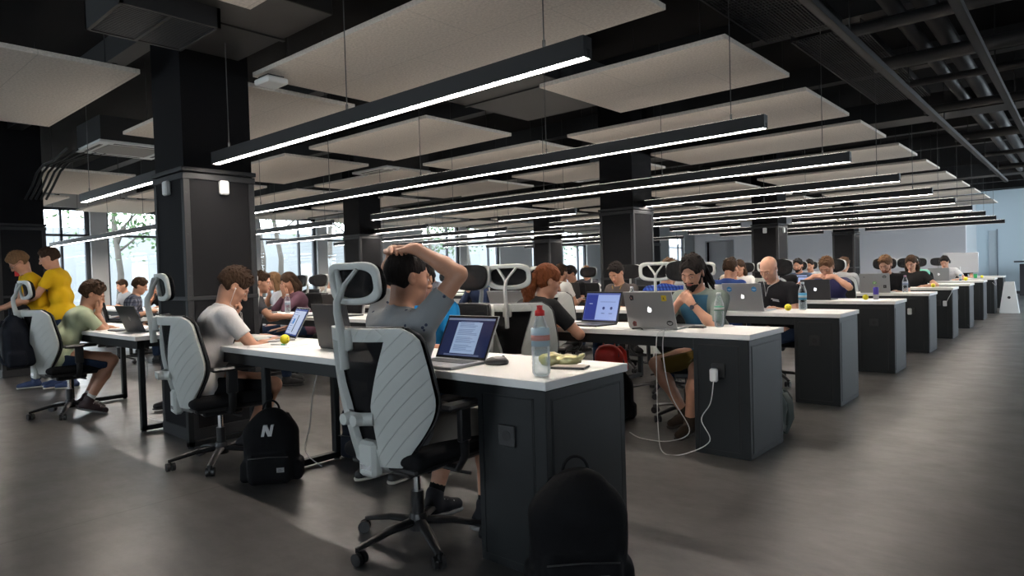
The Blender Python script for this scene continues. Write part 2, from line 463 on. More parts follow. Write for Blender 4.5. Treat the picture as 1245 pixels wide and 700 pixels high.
    # hair
    hs = SDF(); T = rotm(0, 0, 0)
    hm = hairmat(hair)
    if hstyle != 'bald':
        th = {'short': .010, 'buzz': .004, 'thick': .016, 'long': .016, 'pony': .012, 'dread': .020, 'swept': .018}[hstyle]
        hs.ell(hd(0,-.016,.040), (.077+th*.7, .098+th*.8, .085+th), RH, .01)
        hs.ell(hd(0,-.045,-.005), (.070+th*.5, .066+th*.6, .075), RH, .02)
        if hstyle in ('short', 'thick', 'swept'):
            hs.ell(hd(0,.045,.088+th*.5), (.055,.045,.022+th*.4), RH, .02)
        # cut the face free
        hs.ell(hd(0,.108,-.004 if hstyle != 'buzz' else .004), (.068,.062,.082), RH, .012, True)
        hs.box(hd(0,.12,-.08), (.12,.115,.095), .02, RH, .01, True)
        for x in (-1, 1): hs.ell(hd(.085*x,.004,-.022), (.022,.034,.048), RH, .008, True)
        hs.half(hd(0,0,-.085 if female or hstyle == 'dread' else -.062), RH@np.array([0,-.35,-1]))
        if hstyle in ('long', 'pony'):
            pass
        nz = cap_noise if hstyle != 'buzz' else .0006
        if hstyle in ('short', 'thick', 'swept') and q < 2 and not female:
            rr = random.Random(hash(label) % 1000 if False else len(label)*7)
            for i in range(90 if q == 0 else 50):
                a = rr.uniform(0, 2*PI); e = rr.uniform(.12, 1.35); rx, ry, rz_ = .077+th*.6, .098+th*.7, .085+th*.8
                n_ = np.array([math.cos(a)*math.sin(e), math.sin(a)*math.sin(e), math.cos(e)])
                if n_[1] > .62 and n_[2] < .55: continue
                p0 = np.array([n_[0]*rx, n_[1]*ry-.016, n_[2]*rz_+.040])
                t_ = n_*.45+np.array([rr.gauss(0,.35), .55 if n_[2] > .4 else -.1, -.35 if n_[2] < .6 else .15]); t_ /= np.linalg.norm(t_)
                L_ = rr.uniform(.014, .030) if n_[2] > .35 else rr.uniform(.008, .014)
                hs.cone(hd(*(p0-n_*.004)), hd(*(p0+t_*L_)), .0085, .0028, .006)
        parts_h = [hs.mesh(hf*1.1, noise=nz, nscale=95)]
        if hstyle == 'long':
            l = SDF()
            for x in (-1, 1):
                l.cone(hd(.07*x,-.02,.04), hd(.078*x,-.03,-.09), .026, .032, .03); l.cone(hd(.078*x,-.03,-.09), N+lat*.085*x+fw*.0-np.array([0,0,.09]), .032, .03, .03)
            l.cone(hd(0,-.075,.02), hd(0,-.075,-.10), .06, .06, .03); l.cone(hd(0,-.075,-.10), N-fw*.075-np.array([0,0,.12]), .062, .045, .03)
            parts_h.append(l.mesh(hf*1.6, noise=.003, nscale=70))
        if hstyle == 'pony':
            l = SDF(); l.ell(hd(0,-.095,-.01), (.045,.05,.05), RH, .02)
            l.cone(hd(0,-.10,-.03), hd(.01,-.125,-.11), .040, .048, .03); l.cone(hd(.01,-.125,-.11), N-fw*.115-np.array([0,0,.06]), .048, .036, .03); l.cone(N-fw*.115-np.array([0,0,.06]), N-fw*.12-np.array([0,0,.13]), .036, .016, .02)
            parts_h.append(l.mesh(hf*1.3, noise=.004, nscale=80))
        if hstyle == 'dread':
            l = SDF(); rr = random.Random(3)
            for i in range(46):
                a = rr.uniform(-2.7, -.45)+0; z0 = rr.uniform(-.03, .10); rad = .088
                p0 = hd(rad*math.cos(a)*.95, rad*math.sin(a)*1.1, z0)
                p1 = hd(.10*math.cos(a), .135*math.sin(a)-.01, z0-.07-rr.random()*.03)
                p2 = hd(.115*math.cos(a)+rr.uniform(-.02,.02), .15*math.sin(a)-.02, z0-.15-rr.random()*.08)
                l.cone(p0, p1, .0105, .0105, .002); l.cone(p1, p2, .0105, .008, .002)
            for i in range(26):
                a = rr.uniform(0, 2*PI); b = rr.uniform(.1, .95)
                p0 = hd(.070*b*math.cos(a), .085*b*math.sin(a)-.005, .118); p1 = p0+RH@np.array([rr.uniform(-.02,.02), rr.uniform(-.03,.03), rr.uniform(-.005,.02)])
                l.cone(p0, p1, .012, .011, .003)
            parts_h.append(l.mesh(.0045))
        np_obj('hair', parts_h, hm, root)
    # brows
    if q < 2:
        b = MB()
        for x in (-1, 1): b.tube([hd(.014*x,.1015,.0235), hd(.030*x,.0985,.0295), hd(.047*x,.087,.0255)], [.0022,.003,.0016], 6)
        b.build('eyebrows', hairmat('brown' if hstyle == 'bald' else hair), root, smooth=True)
    if beard:
        s = SDF(); s.ell(hd(0,.034,-.070), (.055,.062,.046), RH, .02); s.ell(hd(0,.075,-.102), (.028,.024,.026), RH, .02)
        for x in (-1, 1): s.cone(hd(.066*x,.0,-.005), hd(.054*x,.035,-.06), .010, .016, .01)
        s.cone(hd(-.028,.092,-.046), hd(.028,.092,-.046), .0075, .0075, .008)
        s.ell(hd(0,.105,-.0575), (.021,.022,.0085), RH, .004, True)
        s.ell(hd(0,.075,-.008), (.056,.06,.036), RH, .01, True); s.half(hd(0,-.02,0), RH@np.array([0,-1,0]))
        np_obj('beard', [s.mesh(hf*1.1, noise=.0015, nscale=140)], hairmat(beard), root)
    # clothes
    if shirt:
        s = SDF(); torso(s, .013)
        s.cone(Ph+lat*.085+np.array([0,0,.0]), Ph-lat*.085, .128, .128, .03)
        for sd in (-1, 1):
            El, W, hnd = arms[sd]; f = sleeve
            e1 = Sh[sd]+(El-Sh[sd])*min(f, 1.)
            if f <= 1.: s.cone(Sh[sd], e1+(El-Sh[sd])*.12, .064, .060-.012*f, .02, cut=(e1, El-Sh[sd]))
            else:
                s.cone(Sh[sd], El, .064, .049, .02); e2 = El+(W-El)*(f-1); s.cone(El, e2+(W-El)*.1, .049, .037, .02, cut=(e2, W-El))
        if hood: s.cone(N-fw*.07+np.array([.07,0,-.02]), N-fw*.07-np.array([.07,0,.02]), .045, .045, .03)
        s.ell(N+np.array([0,0,.055])+fw*.035, (.075,.080,.062), None, .012, True)
        s.half(Ph-np.array([0,0,.085]), (0,0,-1))
        V2 = s.mesh(max(hb*.75, .0095), noise=.0016 if q < 2 else 0, nscale=24)
        sh_o = np_obj('shirt', [V2], shirt, root)
        if prints:
            from mathutils.bvhtree import BVHTree
            bv = BVHTree.FromPolygons([tuple(v) for v in V2[0]], [tuple(int(i) for i in f) for f in V2[1]])
            cn = np.cross(lat, up(la)); cn = cn if cn@fw > 0 else -cn
            for pm, rad, lines in prints:
                b = MB()
                for ln in lines:
                    pts = []
                    for px_, pz_ in ln:
                        o_ = C+lat*px_+up(la)*pz_+cn*.4; hit = bv.ray_cast(Vector(o_), Vector(-cn))
                        if hit[0] is not None: pts.append(hit[0]+Vector(cn)*.0015)
                    if len(pts) > 1: b.tube(pts, rad, 6)
                if b.v: b.build('shirt_print', pm, sh_o, smooth=True)
    if pants and lower:
        s = SDF(); s.cone(Ph+lat*.080-np.array([0,0,.01]), Ph-lat*.080-np.array([0,0,.01]), .122, .122, .03)
        for sd in (-1, 1):
            hip, K, A = legs[sd]
            if plen <= .6:
                f = plen/.5; e = hip+(K-hip)*f; s.cone(hip, e+(K-hip)*.15, .106, .088, .04, cut=(e, K-hip))
            else:
                f = min(1., (plen-.5)/.5); e = K+(A-K)*f
                s.cone(hip, K, .096, .070, .04); s.cone(K, e+(A-K)*.06, .068, .068-.016*f, .03, cut=(e, A-K))
        s.half(Ph+np.array([0,0,.06])+up(la)*.0, up(la*.5))
        np_obj('shorts' if plen <= .6 else 'trousers', [s.mesh(max(hb*.8, .011), noise=.0015 if q < 2 else 0, nscale=22)], pants, root)
    if lower and shoes:
        for sd in (-1, 1):
            hip, K, A = legs[sd]; shin = unit(A-K)
            fd = unit(np.array([.12*sd, 1, 0]) - 0*shin); pit = (ankles or {}).get('pitch', 0)
            fd = unit(fd+np.array([0,0,-math.sin(R(pit))])); dn = unit(np.array([0,0,-1.]) - fd*(-fd[2]))
            s = SDF(); a = A+dn*.035-fd*.03; t = A+dn*.045+fd*.155
            s.cone(a, A+dn*.038+fd*.07, .040, .040, .02); s.cone(A+dn*.038+fd*.07, t, .040, .031, .02); s.cone(A-shin*.03-fd*.004, A+dn*.03, .045, .045, .02)
            s.half(A+dn*.070, dn)
            so = SDF(); so.cone(a+dn*.028-fd*.005, A+dn*.066+fd*.09, .043, .046, .01); so.cone(A+dn*.066+fd*.09, t+dn*.018, .046, .036, .01)
            so.half(A+dn*.080, dn); so.half(A+dn*.060, -dn)
            sh = np_obj('shoe', [s.mesh(.007 if q == 0 else .012)], shoes[0], root)
            sl = np_obj('sole', [so.mesh(.006 if q == 0 else .012)], shoes[1], sh)
            if q == 0 and len(shoes) > 2:
                lb = MB()
                for i in range(4):
                    c = A+fd*(.045+.022*i)+dn*(.0+.006*i); l2 = np.cross(fd, dn)
                    lb.tube([c-l2*.028-dn*.0, c-dn*(.009-.0*i), c+l2*.028], .0035, 6)
                lb.build('laces', shoes[2], sh, smooth=True)
            if socks:
                k = SDF(); k.cone(A-shin*.085, A, .040, .040, .01); k.half(A-shin*.085, -shin); np_obj('sock', [k.mesh(.01)], socks, root)
    if glasses == 'head':
        b = MB()
        for x in (-1, 1): b.sphere(hd(.033*x,.092,.108), .024, 14, sc=(1,.35,.7))
        b.tube([hd(-.07,.05,.085), hd(-.033,.098,.110), hd(.033,.098,.110), hd(.07,.05,.085)], .003, 6); b.build('sunglasses', mat('glasses_frame', (.01,.01,.01), .3), root, smooth=True)
    elif glasses:
        b = MB()
        for x in (-1, 1):
            pts = [hd(.033*x+.021*math.cos(t), .108-.006*abs(math.cos(t)), .002+.016*math.sin(t)) for t in np.linspace(0, 2*PI, 17)]
            b.tube(pts, .0016, 6); b.tube([hd(.054*x,.100,.006), hd(.078*x,.04,.008), hd(.082*x,-.01,.004)], .0016, 6)
        b.tube([hd(-.012,.112,.006), hd(.012,.112,.006)], .0016, 6)
        b.build('glasses', mat('glasses_frame', (.01,.01,.01), .3), root, smooth=True)
    if watch:
        sd = 1 if watch == 'R' else -1; El, W, hnd = arms[sd]; u = unit(W-El); c = W-u*.025
        a = np.cross(u, np.array([.3,.2,1.])); a = unit(a); b2 = np.cross(u, a); b = MB()
        pts = [c+(a*math.cos(t)+b2*math.sin(t))*.031 for t in np.linspace(0, 2*PI, 25)]
        b.tube(pts, .008, 8, flat=.35, caps=False)
        o = b.build('watch', mat('watch_black', (.012,.012,.014), .35), root, smooth=True)
        nn = unit(-np.array(hnd['n'], float)); nn = unit(nn-u*(nn@u)); b = MB(); b.cyl(c+nn*.03, c+nn*.038, .017, n=16); b.build('watch_face', mat('watch_face', (.03,.03,.035), .15), o)
    if headset:
        b = MB(); hmat = mat('headset_black', (.012,.012,.013), .4)
        pts = [hd(.090*math.cos(t), -.01, .02+.112*math.sin(t)) for t in np.linspace(0, PI, 15)]
        b.tube(pts, .009, 8, flat=.6)
        for x in (-1, 1): b.cyl(hd(.082*x,-.008,-.005), hd(.106*x,-.008,-.005), .036, .030, 18)
        b.build('headphones', hmat, root, smooth=True)
    if earphone:
        b = MB()
        for x in (-1, 1):
            b.sphere(hd(.086*x,.008,-.012), .006, 10)
            b.tube([hd(.088*x,.010,-.014), hd(.085*x,.020,-.045), hd(.070*x,.05,-.12), N+fw*.11+np.array([.02*x,0,-.03]), N+fw*.125-np.array([0,0,.12])], .0016 if q == 0 else .0022, 6)
        b.build('earphones', mat('white_plastic', (.75,.75,.74), .35), root, smooth=True)
    if tie:   # lanyard
        b = MB(); b.tube([N+lat*.06-fw*.05+np.array([0,0,.02]), N+lat*.075+fw*.06, C+fw*.115+lat*.02, M+fw*.125+np.array([0,0,.05]), C+fw*.115-lat*.02, N-lat*.075+fw*.06, N-lat*.06-fw*.05+np.array([0,0,.02])], .005, 6, flat=.4)
        b.build('lanyard', tie, root, smooth=True)
    return root, dict(H=H, RH=RH, N=N, C=C, M=M, arms=arms, legs=legs, hd=hd)
# ------------------------------------------------------------------ furniture
M_slab = mat('white_laminate', (.78, .77, .745), .38, var=.02, scale=3)
M_slabe = mat('white_edge_band', (.50, .50, .485), .45)
M_anth = mat('anthracite_paint', (.0072, .0088, .0100), .5, spec=.35, var=.12, scale=4)
M_anth2 = mat('anthracite_groove', (.006, .007, .008), .6)
M_black = mat('black_plastic', (.012, .012, .013), .42)
M_chrome = mat('chrome', (.6, .6, .6), .18, 1.)
def chair_white():
    m = mat('chair_white_plastic', (.53, .55, .525), .42)
    n, b = nt(m)
    tc = n.nodes.new('ShaderNodeTexCoord'); sp = n.nodes.new('ShaderNodeSeparateXYZ'); n.links.new(tc.outputs['Object'], sp.inputs[0])
    ab = n.nodes.new('ShaderNodeMath'); ab.operation = 'ABSOLUTE'; n.links.new(sp.outputs[0], ab.inputs[0])
    mu = n.nodes.new('ShaderNodeMath'); mu.operation = 'MULTIPLY_ADD'; mu.inputs[1].default_value = -1.15; n.links.new(ab.outputs[0], mu.inputs[0]); n.links.new(sp.outputs[2], mu.inputs[2])
    m2 = n.nodes.new('ShaderNodeMath'); m2.operation = 'MULTIPLY'; m2.inputs[1].default_value = 16.; n.links.new(mu.outputs[0], m2.inputs[0])
    fr = n.nodes.new('ShaderNodeMath'); fr.operation = 'FRACT'; n.links.new(m2.outputs[0], fr.inputs[0])
    rp = n.nodes.new('ShaderNodeValToRGB'); rp.color_ramp.elements[0].position = .0; rp.color_ramp.elements[0].color = (0,0,0,1)
    rp.color_ramp.elements[1].position = .07; rp.color_ramp.elements[1].color = (1,1,1,1); n.links.new(fr.outputs[0], rp.inputs[0])
    bp = n.nodes.new('ShaderNodeBump'); bp.inputs['Strength'].default_value = .6; bp.inputs['Distance'].default_value = .004
    n.links.new(rp.outputs[0], bp.inputs['Height']); n.links.new(bp.outputs[0], b.inputs['Normal'])
    return m
M_cwr = chair_white()
M_cw = mat('chair_white_smooth', (.53, .55, .525), .4)
def mesh_mat():
    m = mat('chair_black_mesh', (.010, .010, .011), .7)
    n, b = nt(m)
    out = n.nodes['Material Output']; tr = n.nodes.new('ShaderNodeBsdfTransparent'); mx = n.nodes.new('ShaderNodeMixShader'); mx.inputs[0].default_value = .86
    n.links.new(tr.outputs[0], mx.inputs[1]); n.links.new(b.outputs[0], mx.inputs[2]); n.links.new(mx.outputs[0], out.inputs[0])
    return m
M_cmesh = mesh_mat()
M_cseat = mat('seat_black_fabric', (.010, .010, .011), .9, bump=.3, bscale=300)

def bx(z):   # centre line of the back (forward coordinate) by height
    t = (z-.40)/.56
    return -.235-.10*t**1.3+.03*math.sin(t*PI)*-1
def wrap(x): return .12*(abs(x)/.24)**2
def strip(fi, fo, z0, z1, n=22, m=6, sgn=1, dy=0.):
    mb = MB(); v = []; f = []
    for i in range(n+1):
        z = z0+(z1-z0)*i/n
        for j in range(m+1):
            x = fi(z)+(fo(z)-fi(z))*j/m
            v.append((x*sgn, bx(z)+wrap(x)+dy, z))
    for i in range(n):
        for j in range(m):
            a = i*(m+1)+j; q = (a, a+1, a+m+2, a+m+1); f.append(q if sgn > 0 else q[::-1])
    return v, f
def w_out(z):
    t = (z-.40)/.56; t = min(max(t, 0), 1)
    base = .135+.140*math.sin(min(1, t/.5)*PI/2)**1.1 if t < .5 else .275-.030*((t-.5)/.5)**1.5
    if t > .88: base -= .05*((t-.88)/.12)**2.2
    return base
def w_in(z):
    t = (z-.40)/.56; t = min(max(t, 0), 1)
    return .052+.040*t+.075*max(0, t-.45)/.55-(.05*((t-.88)/.12)**2.2 if t > .88 else 0)
def make_chair():
    root = empty('office_chair', (0,0,0), 0)
    mb = MB()
    for sg in (1, -1): mb.add(*strip(w_in, w_out, .40, .955, sgn=sg))
    for z0, z1, n in ((.905, .955, 3), (.40, .475, 4)):
        for sg in (1, -1): mb.add(*strip(lambda z: 0, w_in, z0, z1, n=n, m=4, sgn=sg))
    o = mb.build('back_frame', M_cwr, root, smooth=True, weld=True)
    md = o.modifiers.new('s', 'SOLIDIFY'); md.thickness = .024; md.offset = -.0
    md = o.modifiers.new('b', 'BEVEL'); md.width = .006; md.segments = 2; md.limit_method = 'ANGLE'; md.angle_limit = R(50)
    mb = MB()
    for sg in (1, -1): mb.add(*strip(lambda z: 0, lambda z: w_out(z)+.003, .44, .952, sgn=sg, dy=.022))
    o = mb.build('back_mesh', M_cmesh, root, smooth=True, weld=True)
    md = o.modifiers.new('s', 'SOLIDIFY'); md.thickness = .008
    # mesh edge piping
    mb = MB(); 
    for sg in (1, -1):
        mb.tube([(sg*(w_out(z)+.003), bx(z)+wrap(w_out(z))+.020, z) for z in np.linspace(.44, .952, 18)], .006, 6)
    zt = .955; mb.tube([(x, bx(zt)+wrap(x)+.018, zt) for x in np.linspace(-w_out(zt), w_out(zt), 13)], .006, 6)
    mb.build('mesh_piping', M_black, root, smooth=True)
    # lower spine and lumbar knob
    mb = MB(); mb.box(-.05, .05, bx(.42)-.035, bx(.42)+.02, .355, .50, .014)
    mb.tube([(0, bx(.40)-.005, .40), (0, -.17, .365), (0, -.05, .375)], [.045, .04, .035], 10, flat=.45)
    mb.build('spine', M_cw, root, smooth=True, auto=40)
    mb = MB(); mb.box(-.032, .032, bx(.41)-.0375, bx(.41)-.034, .385, .405); mb.build('chrome_badge', M_chrome, root)
    mb = MB(); z = .60; mb.tube([(-.075, bx(z)-.0, z), (-.03, bx(z)-.03, z), (.03, bx(z)-.03, z), (.075, bx(z), z)], .020, 10, flat=1.3)
    mb.cyl((-.03, bx(z)-.035, z), (-.03, bx(z)-.065, z), .026, .022, 18); mb.cyl((.03, bx(z)-.035, z), (.03, bx(z)-.065, z), .026, .022, 18)
    mb.build('lumbar_support', M_cw, root, smooth=True, auto=40)
    # headrest
    hc = Vector((0, -.335, 1.128))
    def hp_(x, z): return hc+Vector((x, .9*x*x-.01*z/.07+.02, z))
    mb = MB()
    no = 40; v = []; f = []
    def outl(t, a, b, e): c, s_ = math.cos(t), math.sin(t); return math.copysign(abs(c)**e, c)*a, math.copysign(abs(s_)**e, s_)*b
    for i in range(no):
        t = 2*PI*i/no
        for a, b, e in ((.150, .082, .68), (.138, .071, .72), (.122, .056, .82)):
            x, z = outl(t, a, b, e); z += .008*(x/.15)**2*(1 if z > 0 else -.2)*4*.6; v.append(hp_(x, z))
    for i in range(no):
        for j in (0, 1):
            a = i*3+j; b = ((i+1) % no)*3+j; f.append((a, a+1, b+1, b))
    mb.add(v, f); o = mb.build('headrest_frame', M_cw, root, smooth=True, weld=True)
    md = o.modifiers.new('s', 'SOLIDIFY'); md.thickness = .022; md.offset = 0; md = o.modifiers.new('b', 'BEVEL'); md.width = .006; md.segments = 2; md.limit_method = 'ANGLE'; md.angle_limit = R(50)
    mb = MB(); v = []; f = []; n1, n2 = 28, 8
    for i in range(n1+1):
        for j in range(n2+1):
            x = -.151+.302*i/n1; zz = (-1+2*j/n2); z = zz*.084*(max(0., 1-(abs(x)/.1515)**2.8))**.34+.004*(x/.15)**2; v.append(hp_(x, z)+Vector((0, .022, 0)))
    for i in range(n1):
        for j in range(n2): a = i*(n2+1)+j; f.append((a, a+n2+1, a+n2+2, a+1))
    mb.add(v, f); o = mb.build('headrest_mesh', M_cmesh, root, smooth=True); md = o.modifiers.new('s', 'SOLIDIFY'); md.thickness = .010
    mb = MB()
    for sg in (1, -1): mb.tube([hc+Vector((0, -.028, -.035)), hc+Vector((.018*sg, -.022, .0)), hc+Vector((.062*sg, -.0, .056))], [.014, .013, .011], 8, flat=.7)
    mb.tube([(0, bx(.86)-.03, .80), (0, bx(.93)-.035, .93), (0, -.385, 1.02), (0, -.385, 1.06), (0, -.362, 1.098)], [.020, .019, .017, .016, .016], 10, flat=.7)
    mb.box(-.027, .027, bx(.93)-.032, bx(.93)+.0, .87, .955, .006)
    mb.build('headrest_stem', M_cw, root, smooth=True, auto=45)
    # seat
    s = SDF(); s.box((0, .02, .425), (.235, .235, .034), .032, k=.02); s.cone((-.19, .235, .41), (.19, .235, .41), .034, k=.03)
    np_obj('seat', [s.mesh(.014)], M_cseat, root)
    mb = MB(); mb.box(-.20, .20, -.19, .21, .365, .395, .01); mb.box(-.09, .09, -.12, .12, .32, .37, .012); mb.tube([(.08, .03, .345), (.22, .03, .34), (.27, .05, .335)], .007, 8)
    mb.build('tilt_mechanism', M_black, root, smooth=True, auto=40)
    for sg in (1, -1):
        mb = MB(); x = .285*sg
        mb.box(x-.042, x+.042, -.12, .135, .618, .643, .012); o = mb.build('armrest', M_black, root, smooth=True, auto=40)
        mb = MB(); mb.tube([(.14*sg, .0, .365), (.25*sg, 0, .365), (x, 0, .42), (x, 0, .50)], [.022, .022, .024, .024], 10, flat=.55)
        mb.box(x-.014, x+.014, -.032, .032, .48, .62, .006); mb.build('armrest_post', M_black, o, smooth=True, auto=40)
    mb = MB(); mb.cyl((0,0,.12), (0,0,.23), .027); mb.build('gas_lift_sleeve', M_black, root, smooth=True, auto=40)
    mb = MB(); mb.cyl((0,0,.23), (0,0,.33), .015); mb.build('gas_lift', M_chrome, root, smooth=True, auto=40)
    mb = MB(); mb.lathe([(.0, .065), (.042, .065), (.045, .10), (.034, .135), (.0, .135)], 24)
    for i in range(5):
        a = 2*PI*i/5+.77; c, s_ = math.cos(a), math.sin(a)
        mb.tube([(.02*c, .02*s_, .100), (.15*c, .15*s_, .092), (.27*c, .27*s_, .066), (.295*c, .295*s_, .060)], [.028, .024, .018, .016], 8, flat=.62)
    mb.build('star_base', M_black, root, smooth=True, auto=50)
    for i in range(5):
        a = 2*PI*i/5+.77; c, s_ = math.cos(a)*.295, math.sin(a)*.295; b2 = a+1.1+i*1.3; tx, ty = math.cos(b2), math.sin(b2); mb = MB()
        for sd in (-1, 1):
            mb.cyl((c-ty*.006*sd-tx*.012, s_+tx*.006*sd-ty*.012, .026), (c-ty*.024*sd-tx*.012, s_+tx*.024*sd-ty*.012, .026), .026, n=16)
        mb.cyl((c, s_, .03), (c, s_, .068), .009, n=8)
        mb.build('caster', M_black, root, smooth=True, auto=40)
    return root
CHAIR0 = make_chair(); CHAIR_USED = []
def chair(x, y, deg, label, group=None, scale=1.):
    r = CHAIR0 if not CHAIR_USED else dup(CHAIR0)
    CHAIR_USED.append(r); r.location = (x, y, 0); r.rotation_euler = (0, 0, R(deg)); r['label'] = label; r['category'] = 'chair'
    r.scale = (scale,)*3
    if group: r['group'] = group
    elif 'group' in r: del r['group']
    return r

DD = .57; DH = .75
def desk(x0, x1, y, legs, label, group=None, cab=True):
    r = empty('desk', (x0, y, 0), 0, label, 'desk', group); w = x1-x0
    MB().box(0, w, 0, DD, DH-.034, DH, .0025).build('tabletop', M_slab, r)
    mb = MB(); e = .02
    mb.box(e, w-e, e, e+.025, DH-.10, DH-.034); mb.box(e, w-e, DD-e-.025, DD-e, DH-.10, DH-.034)
    mb.build('beam', M_anth, r)
    for lx in legs:
        mb = MB(); lx -= x0
        for yy in (.035, DD-.075): mb.box(lx-.022, lx+.022, yy, yy+.04, .012, DH-.034, .003)
        mb.box(lx-.022, lx+.022, .035, DD-.035, .012, .05, .003); mb.box(lx-.022, lx+.022, .035, DD-.035, DH-.09, DH-.036)
        for yy in (.055, DD-.055): mb.cyl((lx, yy, 0), (lx, yy, .014), .018, n=10)
        mb.build('leg', M_anth, r, smooth=True, auto=30)
    return r
def cabinet(x, y, label, group=None, sock=(.20, .525)):
    r = empty('cabinet', (x, y, 0), 0, label, 'cabinet', group); w = .365
    MB().box(-w, -.012, .013, DD-.013, 0, DH-.036, .003).build('body', M_anth, r)
    # front panel, its groove and the end panel
    mb = MB(); mb.box(-w+.035, -.075, .0085, .0135, .035, DH-.075, .002); mb.build('front_panel', M_anth, r)
    mb = MB()
    for a, b, c, d in ((-w+.031, -.071, .031, .035), (-w+.031, -.071, DH-.075, DH-.071), (-w+.031, -.035+-w+.066, .031, DH-.071), (-.075, -.071, .031, DH-.071)): mb.box(a, b, .0105, .0135, c, d)
    for a, b, c, d in ((.045, DD-.045, .031, .034), (.045, DD-.045, DH-.074, DH-.071), (.045, .048, .031, DH-.071), (DD-.048, DD-.045, .031, DH-.071)): mb.box(-.0125, -.0105, a, b, c, d)
    mb.build('groove_lines', M_anth2, r)
    MB().box(-.0125, -.0095, .052, DD-.052, .037, DH-.077, .001).build('end_panel', M_anth, r)
    sx = -sock[0]; sz = sock[1]
    mb = MB(); mb.box(sx-.042, sx+.042, -.001, .009, sz-.042, sz+.042, .003); o = mb.build('socket', M_black, r)
    mb = MB(); mb.cyl((sx, -.0015, sz), (sx, .003, sz), .021, n=20); mb.build('socket_well', mat('socket_dark', (.003,.003,.003), .5), o)
    return r
def apple(s=1.):
    """a rounded fruit silhouette with a bite and a leaf, in x,z"""
    half = [(0,.72),(.16,.80),(.38,.86),(.60,.80),(.74,.66),(.62,.50),(.55,.28),(.60,.04),(.78,-.14),(.86,-.18),(.78,-.42),(.62,-.70),(.46,-.90),(.30,-.97),(.14,-.92),(0,-.88)]
    lft = [(-.14,-.92),(-.30,-.97),(-.48,-.88),(-.68,-.60),(-.82,-.28),(-.86,.06),(-.80,.42),(-.62,.72),(-.40,.85),(-.18,.81)]
    P = [(x*s, z*s) for x, z in half+lft]
    leaf = [(.0*s, .92*s), (.04*s, 1.12*s), (.30*s, 1.38*s), (.30*s, 1.16*s), (.14*s, .98*s)]
    return P, leaf
M_alu = mat('aluminium', (.52, .52, .52), .34, .75)
M_key = mat('keyboard_black', (.015, .015, .016), .5, bump=.5, bscale=60)
M_dlid = mat('dark_laptop_lid', (.022, .022, .024), .38)
M_glow = mat('logo_glow', (.9, .9, .9), .4, emit=(1, 1, 1), es=1.6)
def screen_mat(kind):
    nm = 'screen_'+kind
    if nm in MATS: return MATS[nm]
    cols = dict(doc=((.42,.56,.80), (.012,.022,.07)), code=((.55,.66,.95), (.10,.16,.45)), light=((.50,.62,.95), (.5,.6,.9)), blue=((.35,.48,.9), (.05,.08,.35)))[kind]
    return mat(nm, (.01,.01,.012), .12, emit=cols[1] if kind in ('doc',) else cols[0], es=.75)
def sm(name, c, es=.75): return mat(name, (.01,.01,.01), .15, emit=c, es=es)
def screen_ui(kind, w, h, par, lidM):
    """picture shown on the screen: thin flat shapes, x right, z up, facing -y"""
    def rect(name, x0, x1, z0, z1, m, y=-.0022, par_=par):
        mb = MB(); mb.box(x0, x1, y, y+.0006, z0, z1, M=lidM); mb.build(name, m, par_)
    if kind == 'doc':
        rect('title_bar', -w, w, h-.012, h-.002, sm('ui_bar', (.20,.24,.36)))
        rect('page', -w*.52, w*.52, -h*.86, h-.022, sm('ui_page', (.33,.45,.66)))
        mb = MB(); rr = random.Random(1)
        for i in range(24):
            z = h*.78-i*h*.068
            if i % 6 == 5: continue
            mb.box(-w*.42, w*(.42-.3*rr.random()), -.0028, -.0022, z, z+.0022, M=lidM)
        mb.build('text_lines', sm('ui_text', (.13,.19,.33)), par)
        rect('dock', -w*.75, w*.75, -h+.002, -h*.90, sm('ui_dock', (.10,.13,.24)))
    elif kind == 'code':
        rect('page', -w*.9, w*.9, -h*.9, h*.86, sm('ui_white', (.62,.72,.95)))
        mb = MB(); rr = random.Random(2)
        for i in range(9): mb.box(-w*.8, -w*.8+w*.5*rr.random()+.02, -.0028, -.0022, h*.7-i*h*.17, h*.7-i*h*.17+.004, M=lidM)
        mb.build('text_lines', sm('ui_text2', (.25,.33,.6)), par)
        mb = MB(); mb.box(.0, .012, -.0030, -.0022, -h*.75, h*.55, M=lidM); mb.build('dark_bar', sm('ui_black', (.01,.01,.03)), par)
        mb = MB(); mb.box(-w*.55, -w*.3, -.0030, -.0022, -h*.15, h*.25, M=lidM); mb.build('blue_block', sm('ui_blue', (.10,.30,.75)), par)
    elif kind == 'side':
        rect('sidebar', -w*.97, -w*.28, -h*.95, h*.88, sm('ui_navy', (.025,.045,.30)))
        rect('page', -w*.28, w*.97, -h*.95, h*.88, sm('ui_light', (.38,.50,.92)))
        mb = MB()
        for x in (w*.15, w*.6): mb.cyl((x, -.0030, -h*.1), (x, -.0022, -h*.1), .012, n=16, M=lidM); mb.box(x-.016, x+.016, -.0028, -.0022, -h*.5, -h*.46, M=lidM)
        mb.box(-w*.1, w*.8, -.0028, -.0022, h*.35, h*.37, M=lidM)
        mb.build('avatars', sm('ui_dots', (.04,.06,.22)), par)
        mb = MB(); mb.box(-w*.75, -w*.55, -.0028, -.0022, h*.2, h*.24, M=lidM); mb.build('caption', sm('ui_cap', (.5,.6,.9)), par)
    else:
        rect('page', -w*.95, w*.95, -h*.93, h*.9, sm('ui_light2', (.42,.54,.92)))
